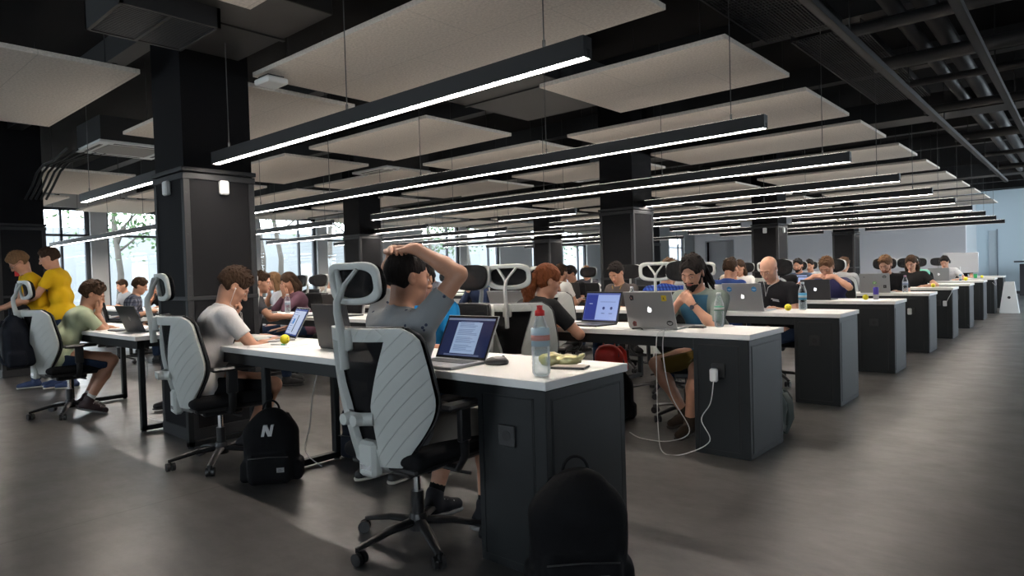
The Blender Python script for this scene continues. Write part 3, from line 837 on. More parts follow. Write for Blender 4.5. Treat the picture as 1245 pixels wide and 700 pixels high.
def laptop(x, y, deg, label, lid=105, alu=True, screen='light', logo=None, w=.33, d=.23, stickers=(), group=None, z=DH, par=None):
    r = empty('laptop', (x, y, z), R(deg), label, 'laptop', group)
    mt = M_alu if alu else M_dlid
    MB().box(-w/2, w/2, -d/2, d/2, .002, .014, .002).build('base', mt, r)
    mb = MB(); mb.box(-w/2+.03, w/2-.03, -.005, d/2-.02, .014, .0152); k = mb.build('keyboard', M_key, r)
    mb = MB(); mb.box(-.05, .05, -d/2+.012, -.015, .014, .0146); mb.build('trackpad', mat('trackpad', (.4,.4,.4) if alu else (.02,.02,.02), .3, .4), r)
    h = d; a = R(lid)
    lm = Matrix.Translation((0, d/2, .013)) @ Matrix.Rotation(-(a-PI/2), 4, 'X') @ Matrix.Translation((0, 0, h/2))
    lid_o = MB().box(-w/2, w/2, 0, .0065, -h/2, h/2, .002, M=lm).build('lid', mt, r)
    MB().box(-w/2+.003, w/2-.003, -.0012, .0005, -h/2+.003, h/2-.003, M=lm).build('bezel', mat('bezel_black', (.006,.006,.007), .25), r)
    sw, sh = w/2-.013, h/2-.014
    so = MB().box(-sw, sw, -.0018, -.0010, -sh, sh, M=lm).build('screen', sm('screen_'+screen, dict(doc=(.010,.018,.07), code=(.06,.10,.35), side=(.10,.14,.45), light=(.40,.50,.85), off=(.004,.004,.006))[screen], .75 if screen != 'off' else 0), r)
    if screen != 'off': screen_ui(screen, sw, sh, so, lm)
    if logo:
        P, leaf = apple(.018)
        mb = MB(); mb.prism(P, .0062, .0072, lm); mb.prism(leaf, .0062, .0072, lm)
        mb.build('logo', M_glow if logo == 'glow' else mat('logo_dark', (.05,.05,.055), .25, .3) if logo == 'dark' else M_chrome, lid_o)
    for (sx, sz, kind, c1, c2) in stickers:
        mb = MB()
        if kind == 'hex': mb.prism([(sx+.026*math.cos(PI/6+i*PI/3), sz+.026*math.sin(PI/6+i*PI/3)) for i in range(6)], .0063, .0071, lm)
        elif kind == 'round': mb.prism([(sx+.024*math.cos(i*PI/12), sz+.018*math.sin(i*PI/12)) for i in range(24)], .0063, .0071, lm)
        elif kind == 'box': mb.prism([(sx-.018,sz-.02),(sx+.018,sz-.02),(sx+.018,sz+.02),(sx-.018,sz+.02)], .0063, .0071, lm)
        else: mb.prism([(sx-.014,sz-.016),(sx+.010,sz-.020),(sx+.016,sz+.002),(sx+.004,sz+.020),(sx-.016,sz+.014)], .0063, .0071, lm)
        st = mb.build('sticker', mat('sticker_%s' % str(c1), c1, .4), lid_o)
        mb = MB()
        if kind in ('hex', 'round'): mb.box(sx-.016, sx+.016, .0071, .0074, sz-.003, sz+.004, M=lm); mb.box(sx-.010, sx+.010, .0071, .0074, sz-.011, sz-.007, M=lm)
        else: mb.prism([(sx-.006,sz-.010),(sx+.008,sz-.006),(sx+.004,sz+.010)], .0071, .0074, lm)
        mb.build('sticker_print', mat('sticker_%s' % str(c2), c2, .4), st)
    return r
M_pet = None
def pet():
    m = mat('clear_plastic', (.93, .96, .97), .06)
    n, b = nt(m); out = n.nodes['Material Output']; tr = n.nodes.new('ShaderNodeBsdfTransparent'); tr.inputs[0].default_value = (.86,.90,.91,1)
    lw = n.nodes.new('ShaderNodeLayerWeight'); lw.inputs[0].default_value = .35; mx = n.nodes.new('ShaderNodeMixShader')
    n.links.new(lw.outputs['Facing'], mx.inputs[0]); n.links.new(tr.outputs[0], mx.inputs[1]); n.links.new(b.outputs[0], mx.inputs[2]); n.links.new(mx.outputs[0], out.inputs[0])
    return m
M_pet = pet(); M_water = mat('water', (.85, .92, .95), .02, alpha=.22)
def bottle(x, y, label, h=.26, r=.033, cap=(.1,.3,.7), lab=(.12,.4,.65), lab2=(.7,.75,.8), fill=.5, lz=(.45,.68), sport=False, z=DH, group=None):
    o = empty('water_bottle', (x, y, z), 0, label, 'bottle', group)
    k = h/.26; H = .22*k
    prof = [(.0, .004), (r*.75, .0), (r*.97, .012), (r, .03)]
    for i in range(6):
        zz = .035+i*(H*.62-.035)/6; prof += [(r, zz), (r*.955, zz+.006), (r, zz+.012)]
    prof += [(r, H*.68), (r*.93, H*.76), (r*.55, H*.93), (.0135, H), (.0135, H+.012)]
    MB().lathe(prof, 28).build('bottle_body', M_pet, o, smooth=True)
    if fill: MB().lathe([(.0,.008),(r*.72,.006),(r*.93,.03),(r*.93, H*fill),(0, H*fill)], 24).build('water', M_water, o, smooth=True)
    if sport: c = [(.0,H+.001),(.019,H+.001),(.019,H+.020),(.012,H+.024),(.011,H+.036),(.013,H+.040),(.0,H+.042)]
    else: c = [(.0,H+.001),(.0155,H+.001),(.0155,H+.017),(.014,H+.019),(0,H+.019)]
    MB().lathe(c, 20).build('cap', mat('cap_%s' % str(cap), cap, .4), o, smooth=True)
    mb = MB(); mb.lathe([(r+.0006, H*lz[0]), (r+.0006, H*lz[1])], 28); lb = mb.build('bottle_label', mat('blabel_%s' % str(lab), lab, .5, alpha=.6), o, smooth=True)
    mb = MB(); zz = H*(lz[0]+lz[1])/2; mb.lathe([(r+.0010, zz-.012*k), (r+.0010, zz+.008*k)], 28); mb.build('label_band', mat('blabel_%s' % str(lab2), lab2, .5, alpha=.6), lb, smooth=True)
    return o
M_ball = mat('yellow_foam', (.78, .66, .015), .55, var=.08, scale=20)
BALLS = []
def ball(x, y, label, r=.030, z=DH, group=None):
    o = empty('stress_ball', (x, y, z), random.uniform(0, 6), label, 'ball', group)
    MB().sphere((0,0,r), r, 24).build('foam_body', M_ball, o, smooth=True)
    mb = MB()
    for s_ in (-1, 1): mb.sphere((.011*s_, -r*.93, r*1.25), .003, 8, sc=(1, .5, 1.5))
    mb.tube([(.014*math.cos(t), -r*.97+abs(math.cos(t))*.004, r*.95+.012*math.sin(t)) for t in np.linspace(PI*1.1, PI*1.9, 9)], .0014, 6)
    mb.build('printed_face', M_black, o, smooth=True)
    return o
def cable(pts, label, name='charging_cable', r=.003, m=None, cat='cable'):
    # Catmull-Rom through the points
    P = [Vector(p) for p in pts]; P = [P[0]]+P+[P[-1]]; out = []
    for i in range(1, len(P)-2):
        for k in range(8):
            t = k/8; a, b, c, d = P[i-1:i+3]
            out.append(.5*((2*b)+(c-a)*t+(2*a-5*b+4*c-d)*t*t+(3*b-a-3*c+d)*t**3))
    out.append(P[-2]); mb = MB(); mb.tube(out, r, 8)
    o = mb.build(name, m or mat('white_cable', (.62,.62,.60), .45), None, smooth=True); return tag(o, label, cat)
def text_poly(ch):
    """simple block letters as polygons in a unit box"""
    if ch == 'N': return [[(0,0),(.26,0),(.26,.55),(.62,0),(.95,0),(.95,1),(.69,1),(.69,.45),(.33,1),(0,1)]]
    return []
def backpack(x, y, z, deg, label, w=.30, h=.42, d=.17, m=None, lean=0, logo=False, tagm=None, name='backpack', tz=.19):
    root = empty(name, (x, y, z), R(deg), label, 'backpack'); root.rotation_euler = (R(lean), 0, R(deg))
    m = m or mat('black_nylon', (.006,.006,.007), .75, bump=.3, bscale=40)
    s = SDF()
    s.box((0, 0, h*.40), (w/2, d*.42, h*.40), .07, k=.05); s.ell((0, 0, h*.70), (w*.40, d*.40, h*.30), None, .06)
    s.box((0, -d*.40, h*.22), (w*.40, d*.20, h*.20), .04, k=.02)
    for sd in (-1, 1): s.box((w*.47*sd, 0, h*.17), (.03, d*.30, h*.14), .025, k=.015)
    s.half((0, 0, .002), (0,0,-1))
    np_obj('bag_body', [s.mesh(.0085, noise=.0022, nscale=16)], m, root)
    mb = MB(); mb.tube([(.045*math.cos(t), d*.12, h*.955+.055*math.sin(t)) for t in np.linspace(-.3, PI+.3, 16)], .010, 8, flat=.6); mb.build('carry_handle', m, root, smooth=True)
    for sd in (-1, 1):
        mb = MB(); mb.tube([(.07*sd, d*.38, h*.88), (.10*sd, d*.62, h*.70), (.11*sd, d*.66, h*.40), (.13*sd, d*.42, h*.10), (w*.50*sd, d*.25, .04)], [.028,.03,.026,.014,.012], 8, flat=.35)
        mb.build('shoulder_strap', m, root, smooth=True)
    mb = MB(); mb.tube([(w*.40*math.cos(t), -d*.30+.02*math.sin(t), h*.62+h*.30*math.sin(t)) for t in np.linspace(-.15, PI+.15, 22)], .0035, 6)
    mb.tube([(-w*.36, -d*.585, h*.385), (0, -d*.615, h*.40), (w*.36, -d*.585, h*.385)], .003, 6)
    mb.build('zip', mat('zip_black', (.02,.02,.02), .4), root, smooth=True)
    from mathutils.bvhtree import BVHTree
    bgo = [c_ for c_ in root.children if c_.name.startswith('bag_body')][0]
    bv = BVHTree.FromPolygons([v_.co[:] for v_ in bgo.data.vertices], [tuple(p_.vertices) for p_ in bgo.data.polygons])
    def front(x_, z_):
        h_ = bv.ray_cast(Vector((x_, -1, z_)), Vector((0, 1, 0))); return h_[0].y if h_[0] is not None else -d*.5
    if logo:
        P = text_poly('N')[0]; mb = MB(); k = .062; yf = min(front(a_, h*.66+b_*k) for a_ in (-.03, 0, .03) for b_ in (0, .5, 1))
        mb.prism([((px-.5)*k*.95+(pz-.5)*k*.22, h*.66+pz*k) for px, pz in P], yf-.002, yf+.03); mb.build('letter_logo', mat('logo_white', (.55,.55,.55), .5), root)
    if tagm:
        yt = min(front(a_, h*b_) for a_ in (.045, .085) for b_ in (tz, tz+.06)); mb = MB(); mb.box(.045, .085, yt-.002, yt+.01, h*tz, h*(tz+.06)); t = mb.build('fabric_tag', mat('tag_grey', (.33,.33,.33), .6), root)
        mb = MB(); mb.box(.052, .078, yt-.003, yt-.002, h*(tz+.02), h*(tz+.025)); mb.box(.055, .070, yt-.003, yt-.002, h*(tz+.035), h*(tz+.04)); mb.build('tag_print', M_black, t)
    return root
# ------------------------------------------------------------------ room
CZ = 3.42; XL = -15.8; XR = 5.2; YB = -6.5; YG = 22.6; YF = 25.2
def floor_mat():
    m = mat('polished_concrete', (.2,.2,.2), .32)
    n, b = nt(m); L = n.links.new
    tc = n.nodes.new('ShaderNodeTexCoord')
    def noise(sc, det, st=(1,1,1), dist=0.):
        mp = n.nodes.new('ShaderNodeMapping'); mp.inputs['Scale'].default_value = st; L(tc.outputs['Object'], mp.inputs[0])
        z = n.nodes.new('ShaderNodeTexNoise'); z.inputs['Scale'].default_value = sc; z.inputs['Detail'].default_value = det; z.inputs['Roughness'].default_value = .62; z.inputs['Distortion'].default_value = dist
        L(mp.outputs[0], z.inputs['Vector']); return z.outputs[0]
    def ramp(src, p0, c0, p1, c1):
        r = n.nodes.new('ShaderNodeValToRGB'); r.color_ramp.elements[0].position = p0; r.color_ramp.elements[0].color = c0+(1,)
        r.color_ramp.elements[1].position = p1; r.color_ramp.elements[1].color = c1+(1,); L(src, r.inputs[0]); return r.outputs[0]
    a = ramp(noise(.9, 6, (1, 1, 1), .6), .32, (.055,.052,.050), .70, (.112,.106,.102))
    c = ramp(noise(7, 8, (1, 2.2, 1), .3), .30, (.72,.72,.72), .68, (1.12,1.12,1.12))
    mx = n.nodes.new('ShaderNodeMix'); mx.data_type = 'RGBA'; mx.blend_type = 'MULTIPLY'; mx.inputs[0].default_value = 1; L(a, mx.inputs[6]); L(c, mx.inputs[7])
    br = n.nodes.new('ShaderNodeTexBrick'); br.inputs['Scale'].default_value = 1; br.inputs['Mortar Size'].default_value = .006; br.inputs['Mortar Smooth'].default_value = .3
    br.inputs['Brick Width'].default_value = 6.; br.inputs['Row Height'].default_value = 5.6; br.offset = 0
    br.inputs['Color1'].default_value = br.inputs['Color2'].default_value = (1,1,1,1); br.inputs['Mortar'].default_value = (.45,.45,.45,1)
    mp = n.nodes.new('ShaderNodeMapping'); mp.inputs['Location'].default_value = (2.2, 1.3, 0); L(tc.outputs['Object'], mp.inputs[0]); L(mp.outputs[0], br.inputs['Vector'])
    m2 = n.nodes.new('ShaderNodeMix'); m2.data_type = 'RGBA'; m2.blend_type = 'MULTIPLY'; m2.inputs[0].default_value = 1; L(mx.outputs[2], m2.inputs[6]); L(br.outputs[0], m2.inputs[7])
    L(m2.outputs[2], b.inputs['Base Color'])
    rr = n.nodes.new('ShaderNodeMapRange'); rr.inputs[3].default_value = .22; rr.inputs[4].default_value = .50; L(noise(3., 6), rr.inputs[0]); L(rr.outputs[0], b.inputs['Roughness'])
    bp = n.nodes.new('ShaderNodeBump'); bp.inputs['Strength'].default_value = .05; bp.inputs['Distance'].default_value = .01; L(noise(25, 4), bp.inputs['Height']); L(bp.outputs[0], b.inputs['Normal'])
    return m
M_floor = floor_mat()
M_wall = mat('grey_wall_paint', (.86, .84, .86), .8, var=.03, scale=1)
M_wallw = mat('white_wall_paint', (.60, .61, .61), .8, var=.03, scale=1)
M_ceil = mat('ceiling_black', (.010, .010, .011), .85, var=.3, scale=2)
M_duct = mat('duct_black', (.020, .020, .021), .55, var=.25, scale=2)
M_pipe = mat('pipe_dark', (.018, .018, .019), .55)
M_pil = mat('pillar_black', (.005, .005, .006), .75, var=.15, scale=3)
M_pilt = mat('pillar_trim', (.012, .013, .015), .6)
struct('floor', MB().box(XL-.3, XR+.3, YB-.2, YF+1.5, -.2, 0), M_floor, 'grey polished concrete floor with cloudy marks')
struct('ceiling', MB().box(XL-.3, XR+.3, YB-.2, YF+1.5, CZ, CZ+.2), M_ceil)
# window wall on the left
WZ0, WZ1 = .42, 2.93
wins = []
for k in range(-1, 6):
    c = 3.36+5.93*k; wins += [(c-1.98, c-.17), (c+.17, c+2.0)]
mb = MB(); y = YB-.2
for a, b in wins:
    if b > 33: continue
    if a > y: mb.box(XL-.3, XL, y, a, 0, CZ)
    mb.box(XL-.3, XL, a, b, 0, WZ0); mb.box(XL-.3, XL, a, b, WZ1, CZ); y = b
mb.box(XL-.3, XL, y, 34, 0, CZ)
struct('wall_left', mb, M_wallw)
M_wf = mat('window_frame_dark', (.03, .034, .045), .4)
M_glass = mat('window_glass', (.9,.95,.95), .02)
def _gl():
    n, b = nt(M_glass); out = n.nodes['Material Output']; tr = n.nodes.new('ShaderNodeBsdfTransparent'); tr.inputs[0].default_value = (.93,.96,.97,1)
    gl = n.nodes.new('ShaderNodeBsdfGlossy'); gl.inputs['Roughness'].default_value = .02; mx = n.nodes.new('ShaderNodeMixShader'); mx.inputs[0].default_value = .04
    n.links.new(tr.outputs[0], mx.inputs[1]); n.links.new(gl.outputs[0], mx.inputs[2]); n.links.new(mx.outputs[0], out.inputs[0])
_gl()
for i, (a, b) in enumerate([w for w in wins if w[1] < 33]):
    f = .06; mb = MB()
    for q in ((a, a+f, WZ0, WZ1), (b-f-.03, b, WZ0, WZ1), (a, b, WZ0, WZ0+f), (a, b, WZ1-f, WZ1), (a, b, 2.28, 2.33), (a+(b-a)*.68, a+(b-a)*.68+.05, WZ0, WZ1)):
        mb.box(XL-.17, XL-.09, *q)
    o = mb.build('window_%d' % (i+1), M_wf); o['kind'] = 'structure'
    g = MB().box(XL-.135, XL-.129, a+f, b-f, WZ0+f, WZ1-f).build('pane', M_glass, o)
# far wing behind the grey wall and the back walls
gx0, gx1 = -10.25, -1.35
mb = MB()
dx0, dx1, dzt = -9.75, -8.72, 2.12
mb.box(gx0, dx0, YG, YG+.2, 0, CZ); mb.box(dx1, gx1, YG, YG+.2, 0, CZ); mb.box(dx0, dx1, YG, YG+.2, dzt, CZ)
mb.box(gx0, gx0+.2, YG+.2, 34, 0, CZ)
struct('wall_back', mb, M_wall, 'light grey back wall with a recessed door')
struct('wall_back_side', MB().box(gx1-.2, gx1, YG+.2, YF, 0, CZ), mat('white_reveal', (.62,.66,.68), .7))
struct('wall_far', MB().box(gx1-.3, XR+.3, YF, YF+.2, 0, CZ), mat('pale_blue_wall', (.62,.72,.78), .7))
struct('wall_corner', MB().box(XL-.3, gx0+.4, 34, 34.2, 0, CZ), M_wallw)
struct('floor_wing', MB().box(XL-.3, gx0+.4, YF+1.5, 34.2, -.2, 0), M_floor)
struct('ceiling_wing', MB().box(XL-.3, gx0+.4, YF+1.5, 34.2, CZ, CZ+.2), M_wallw)
d = MB().box(dx0+.01, dx1-.01, YG+.16, YG+.2, 0, dzt).build('door_1', mat('grey_door', (.50,.50,.52), .5)); d['kind'] = 'structure'
mb = MB(); mb.box(dx0-.06, dx0, YG-.02, YG+.2, 0, dzt+.06); mb.box(dx1, dx1+.06, YG-.02, YG+.2, 0, dzt+.06); mb.box(dx0, dx1, YG-.02, YG+.2, dzt, dzt+.06); mb.build('door_frame', mat('door_frame_grey', (.34,.34,.36), .5), d)
mb = MB(); mb.cyl((dx1-.1, YG+.16, 1.0), (dx1-.1, YG+.10, 1.0), .012); mb.cyl((dx1-.1, YG+.11, 1.0), (dx1-.22, YG+.11, 1.0), .01); mb.build('door_handle', M_chrome, d)
# narrow tall door on the far wall and a dark rail
mb = MB(); mb.box(-1.02, -.80, YF-.03, YF, 0, 2.1, .004); o = mb.build('door_2', mat('pale_door', (.50,.56,.60), .5)); o['kind'] = 'structure'
mb = MB(); mb.box(-.80, -.765, YF-.045, YF, 0, 2.14); mb.build('door_frame', mat('blue_grey', (.22,.26,.30), .5), o)
mb = MB(); mb.box(-.35, XR, YF-.05, YF, 1.02, 1.07); o = mb.build('trim_1', mat('rail_dark', (.05,.055,.065), .5)); o['kind'] = 'structure'
mb = MB(); mb.box(gx1, XR, YF-.02, YF, 0, .09); o = mb.build('baseboard_far', mat('rail_dark', (.05,.055,.065), .5)); o['kind'] = 'structure'
# right and rear walls (beside and behind the camera), with the daylight windows the aisle faces and added rear fill windows
mb = MB(); y = YB-.2
rw = [(c, c+3.) for c in (9.2, 13.2, 17.2, 21.2)]
for a, b in rw:
    mb.box(XR, XR+.3, y, a, 0, CZ); mb.box(XR, XR+.3, a, b, 0, .6); mb.box(XR, XR+.3, a, b, 2.9, CZ); y = b
mb.box(XR, XR+.3, y, YF+.2, 0, CZ)
struct('wall_right', mb, M_wall)
mb = MB(); x = XL-.3; bw = [(c, c+2.6) for c in (-7.5, 1.8)]  # unseen rear windows, added to put daylight on camera-facing sides
for a, b in bw:
    mb.box(x, a, YB-.4, YB-.2, 0, CZ); mb.box(a, b, YB-.4, YB-.2, 0, .8); mb.box(a, b, YB-.4, YB-.2, 2.9, CZ); x = b
mb.box(x, XR+.3, YB-.4, YB-.2, 0, CZ)
struct('wall_rear', mb, M_wall)
for i, (a, b) in enumerate(bw):
    mb = MB()
    for q in ((a, a+.06, .8, 2.9), (b-.06, b, .8, 2.9), (a, b, .8, .86), (a, b, 2.84, 2.9)): mb.box(q[0], q[1], YB-.35, YB-.27, q[2], q[3])
    o = mb.build('window_%d' % (i+40), M_wf); o['kind'] = 'structure'; MB().box(a+.06, b-.06, YB-.32, YB-.314, .86, 2.84).build('pane', M_glass, o)
for i, (a, b) in enumerate(rw):
    mb = MB()
    for q in ((a, a+.06, .6, 2.9), (b-.06, b, .6, 2.9), (a, b, .6, .66), (a, b, 2.84, 2.9), ((a+b)/2-.03, (a+b)/2+.03, .6, 2.9)): mb.box(XR+.08, XR+.16, *q)
    o = mb.build('window_%d' % (i+30), M_wf); o['kind'] = 'structure'
    MB().box(XR+.118, XR+.124, a+.06, b-.06, .66, 2.84).build('pane', M_glass, o)

# pillars
PXS = (-3.36, -3.05, -3.05, -3.05); PW = .535
def perf_mat():
    m = mat('perforated_metal', (.030,.030,.033), .75)
    n, b = nt(m); tc = n.nodes.new('ShaderNodeTexCoord'); vo = n.nodes.new('ShaderNodeTexVoronoi'); vo.inputs['Scale'].default_value = 60; vo.inputs['Randomness'].default_value = 0
    n.links.new(tc.outputs['Object'], vo.inputs['Vector']); lt = n.nodes.new('ShaderNodeMath'); lt.operation = 'LESS_THAN'; lt.inputs[1].default_value = .38; n.links.new(vo.outputs['Distance'], lt.inputs[0])
    x = n.nodes.new('ShaderNodeMix'); x.data_type = 'RGBA'; x.inputs[6].default_value = (.011,.011,.0125,1); x.inputs[7].default_value = (.004,.004,.004,1); n.links.new(lt.outputs[0], x.inputs[0]); n.links.new(x.outputs[2], b.inputs['Base Color'])
    return m
M_perf = perf_mat()
def pillar(x, y, label, boxes=False):
    r = empty('pillar', (x, y, 0), 0, label, 'pillar', None)
    MB().box(-PW+.012, -.012, .012, PW-.012, 1.93, CZ-.001).build('upper_shaft', M_pil, r)
    mb = MB(); mb.box(-PW+.02, -.02, .02, PW-.02, 0, 1.93); mb.build('core', M_pil, r)
    c = .045; mb = MB()
    for cx in (-PW, -c):
        for cy in (0, PW-c): mb.box(cx, cx+c, cy, cy+c, 0, 1.93, .003)
    mb.build('corner_posts', M_pilt, r)
    mb = MB()
    for z0, z1, g in ((1.955, 1.985, .012), (1.90, 1.945, .006), (1.02, 1.05, .003), (0, .09, .003)):
        mb.box(-PW-g, g, -g, PW+g, z0, z1, .003)
    mb.build('collar_bands', M_pilt, r)
    mb = MB()
    for z0, z1 in ((1.05, 1.90), (.09, 1.02)):
        mb.box(-PW+c, -c, .006, .02, z0, z1); mb.box(-.02, -.006, c, PW-c, z0, z1); mb.box(-PW+c, -c, PW-.02, PW-.006, z0, z1); mb.box(-PW+.006, -PW+.02, c, PW-c, z0, z1)
    mb.build('mesh_panels', M_perf, r)
    mb = MB()
    for z in (1.80, 1.50, 1.2, .9, .5): mb.cyl((.0, PW-.022, z), (.003, PW-.022, z), .008, n=8); mb.cyl((.0, .022, z), (.003, .022, z), .008, n=8)
    mb.build('bolts', M_pipe, r)
    if boxes:
        for i, (a, b) in enumerate((((-.012, .03, PW*.48, PW*.48+.07), None), ((-PW*.48-.035, -PW*.48+.035, -.036, .006), None))):
            s = MB().box(a[0], a[1], a[2], a[3], 1.80, 1.905, .010).build('sensor_box', mat('white_abs', (.70,.71,.70), .4), r, smooth=True, auto=40)  # white sensor box, gives no light
            s['label'] = 'small white rounded box on the pillar'
    return r
pl = [(-3.375, .145, 'wide black mesh-clad pillar beside the white T-shirt man', True), (-3.03, 5.76, 'black clad pillar behind the man in the brown T-shirt', False),
      (-3.1, 11.36, 'black pillar with white boxes behind the bald man', True), (-3.1, 16.95, 'distant black pillar right of the bald man, in front of the grey wall', False),
      (-8.97, .13, 'black pillar behind the two people in yellow', False), (-9.0, 5.72, 'black pillar behind the man with his hands on his head', False), (-8.75, 11.3, 'black pillar behind the red-haired woman', False),
      (-9.0, 16.95, 'distant black pillar in front of the last window', False)]
for p_ in pl: pillar(*p_)
o = MB().box(-8.955, -8.945, .30, .42, 1.30, 1.42).build('wall_sign', mat('sign_red', (.6,.03,.03), .5)); tag(o, 'small red sign on the black pillar behind the people in yellow', 'sign')
mb = MB(); mb.box(-8.946, -8.942, .345, .375, 1.325, 1.395); mb.box(-8.946, -8.942, .325, .395, 1.35, 1.37); mb.build('white_cross', mat('sign_white', (.7,.7,.7), .5), o)

# acoustic ceiling panels
def panel_mat():
    m = mat('wood_wool_board', (.36, .335, .30), .95)
    n, b = nt(m); L = n.links.new; tc = n.nodes.new('ShaderNodeTexCoord')
    nz = n.nodes.new('ShaderNodeTexNoise'); nz.inputs['Scale'].default_value = 55; nz.inputs['Detail'].default_value = 5; nz.inputs['Roughness'].default_value = .75; L(tc.outputs['Object'], nz.inputs['Vector'])
    r = n.nodes.new('ShaderNodeValToRGB'); r.color_ramp.elements[0].position = .30; r.color_ramp.elements[0].color = (.60,.54,.475,1); r.color_ramp.elements[1].position = .66; r.color_ramp.elements[1].color = (.88,.81,.73,1); L(nz.outputs[0], r.inputs[0])
    br = n.nodes.new('ShaderNodeTexBrick'); br.inputs['Scale'].default_value = 1; br.inputs['Mortar Size'].default_value = .003; br.inputs['Brick Width'].default_value = 1.2; br.inputs['Row Height'].default_value = .6; br.offset = .5
    br.inputs['Color1'].default_value = (1,1,1,1); br.inputs['Color2'].default_value = (.95,.95,.95,1); br.inputs['Mortar'].default_value = (.78,.78,.78,1); L(tc.outputs['Object'], br.inputs['Vector'])
    mx = n.nodes.new('ShaderNodeMix'); mx.data_type = 'RGBA'; mx.blend_type = 'MULTIPLY'; mx.inputs[0].default_value = 1; L(r.outputs[0], mx.inputs[6]); L(br.outputs[0], mx.inputs[7]); L(mx.outputs[2], b.inputs['Base Color'])
    bp = n.nodes.new('ShaderNodeBump'); bp.inputs['Strength'].default_value = .35; bp.inputs['Distance'].default_value = .004; L(nz.outputs[0], bp.inputs['Height']); L(bp.outputs[0], b.inputs['Normal'])
    return m
M_pan = panel_mat()
PZ = 2.70
M_wire = mat('steel_wire', (.10,.10,.10), .4, .6)
def ceil_panel(x0, x1, y0, y1, label, group=None):
    r = empty('ceiling_panel', (x0, y0, PZ), 0, label, 'ceiling panel', group)
    MB().box(0, x1-x0, 0, y1-y0, 0, .035, .003).build('board', M_pan, r)
    mb = MB()
    for a in (.25, x1-x0-.25):
        for b in (.15, y1-y0-.15): mb.cyl((a, b, .03), (a, b, CZ-PZ-.002), .004, n=6)
    for b in (.15, y1-y0-.15): mb.box(.05, x1-x0-.05, b-.015, b+.015, .035, .06)
    mb.build('hanger', M_duct, r)
    return r
yr = [(-1.2, .03), (.65, 1.76), (2.50, 3.78), (4.33, 5.74), (6.20, 7.42), (8.15, 9.40), (10.1, 11.35), (12.0, 13.2), (13.95, 15.1), (15.85, 17.0), (17.75, 18.9), (19.6, 20.8)]
near_l = {(0,0): (-2.1, -.4, 'grey ceiling panel cut off by the picture top, right of the black grille'),
          (0,1): (-3.28, -.40, 'largest grey ceiling panel above the nearest lamp'), (0,2): (-1.97, -.35, 'short grey ceiling panel right of the nearest lamp, hanging by itself'),
          (0,3): (-3.03, -.39, 'long grey ceiling panel above the right end of the second lamp'), (0,4): (-3.0, -.39, 'long grey ceiling panel crossing above the third lamp'),
          (1,0): (-6.08, -3.76, 'darkest grey ceiling panel in the upper left corner'), (1,1): (-6.0, -3.53, 'grey ceiling panel half hidden by the wide black pillar'),
          (1,2): (-5.5, -3.40, 'grey ceiling panel hanging just below the nearest lamp in view'), (1,3): (-5.55, -3.45, 'grey ceiling panel between the first and second lamps, by the air unit')}
for ci, (a, b) in enumerate(((-3.02, -.39), (-5.52, -3.42), (-8.3, -6.05), (-11.4, -8.85), (-14.3, -11.95))):
    for ri, (c, d_) in enumerate(yr):
        if ci == 2 and ri in (0, 1): continue
        q = near_l.get((ci, ri))
        if q: ceil_panel(q[0], q[1], c, d_, q[2])
        else:
            lab = ['grey ceiling panel in the row along the aisle, far back above the lamps', 'grey ceiling panel in the second row from the aisle, behind the nearest pillar line', 'grey ceiling panel over the gangway between the desk blocks', 'grey ceiling panel above the left desk block, near the pillars', 'grey ceiling panel next to the tall windows'][ci]
            ceil_panel(a, b, c, d_, lab, 'grey ceiling panels '+['along the aisle', 'beside the pillar line', 'over the gangway', 'over the left desks', 'by the windows'][ci])

# pendant lamps
M_lampm = mat('lamp_diffuser', (.9,.9,.88), .5, emit=(1.0, .90, .80), es=LAMP_E)
M_lampu = mat('lamp_added_uplight', (.9,.9,.88), .5, emit=(1.0, .90, .78), es=LAMP_E*.06)  # added upward glow on the lamp tops to brighten the ceiling panels
M_lamph = mat('lamp_housing', (.007,.007,.008), .5)
LZ = 2.0
def lamp(x0, x1, y, label, group=None):
    r = empty('pendant_lamp', (x0, y, LZ), 0, label, 'lamp', group); w = x1-x0
    mb = MB(); mb.box(0, w, -.029, -.024, 0, .085); mb.box(0, w, .024, .029, 0, .085); mb.box(0, w, -.024, .024, .012, .085); mb.box(0, .004, -.024, .024, 0, .012); mb.box(w-.004, w, -.024, .024, 0, .012)
    mb.build('housing', M_lamph, r)
    MB().box(.004, w-.004, -.0235, .0235, .0025, .0115).build('diffuser', M_lampm, r)
    MB().box(.02, w-.02, -.0235, .0235, .083, .0865).build('added_uplight', M_lampu, r)
    n = max(2, int(w/1.6)+1)
    for i in range(n):
        wx = .22+(w-.44)*i/(n-1)
        mb = MB(); mb.cyl((wx, 0, .085), (wx, 0, CZ-LZ-.002), .003, n=6); mb.cyl((wx, 0, .085), (wx, 0, .125), .007, n=8); mb.build('suspension_wire', M_wire, r)
    mb = MB(); mb.box(w, w+.003, -.012, .012, .004, .035); mb.box(-.003, 0, -.012, .012, .004, .035); mb.build('end_clip', M_chrome, r)
    return r
LY = [.33+1.925*i for i in range(10)]
grpA = 'long lamps over the aisle-side desks'; 
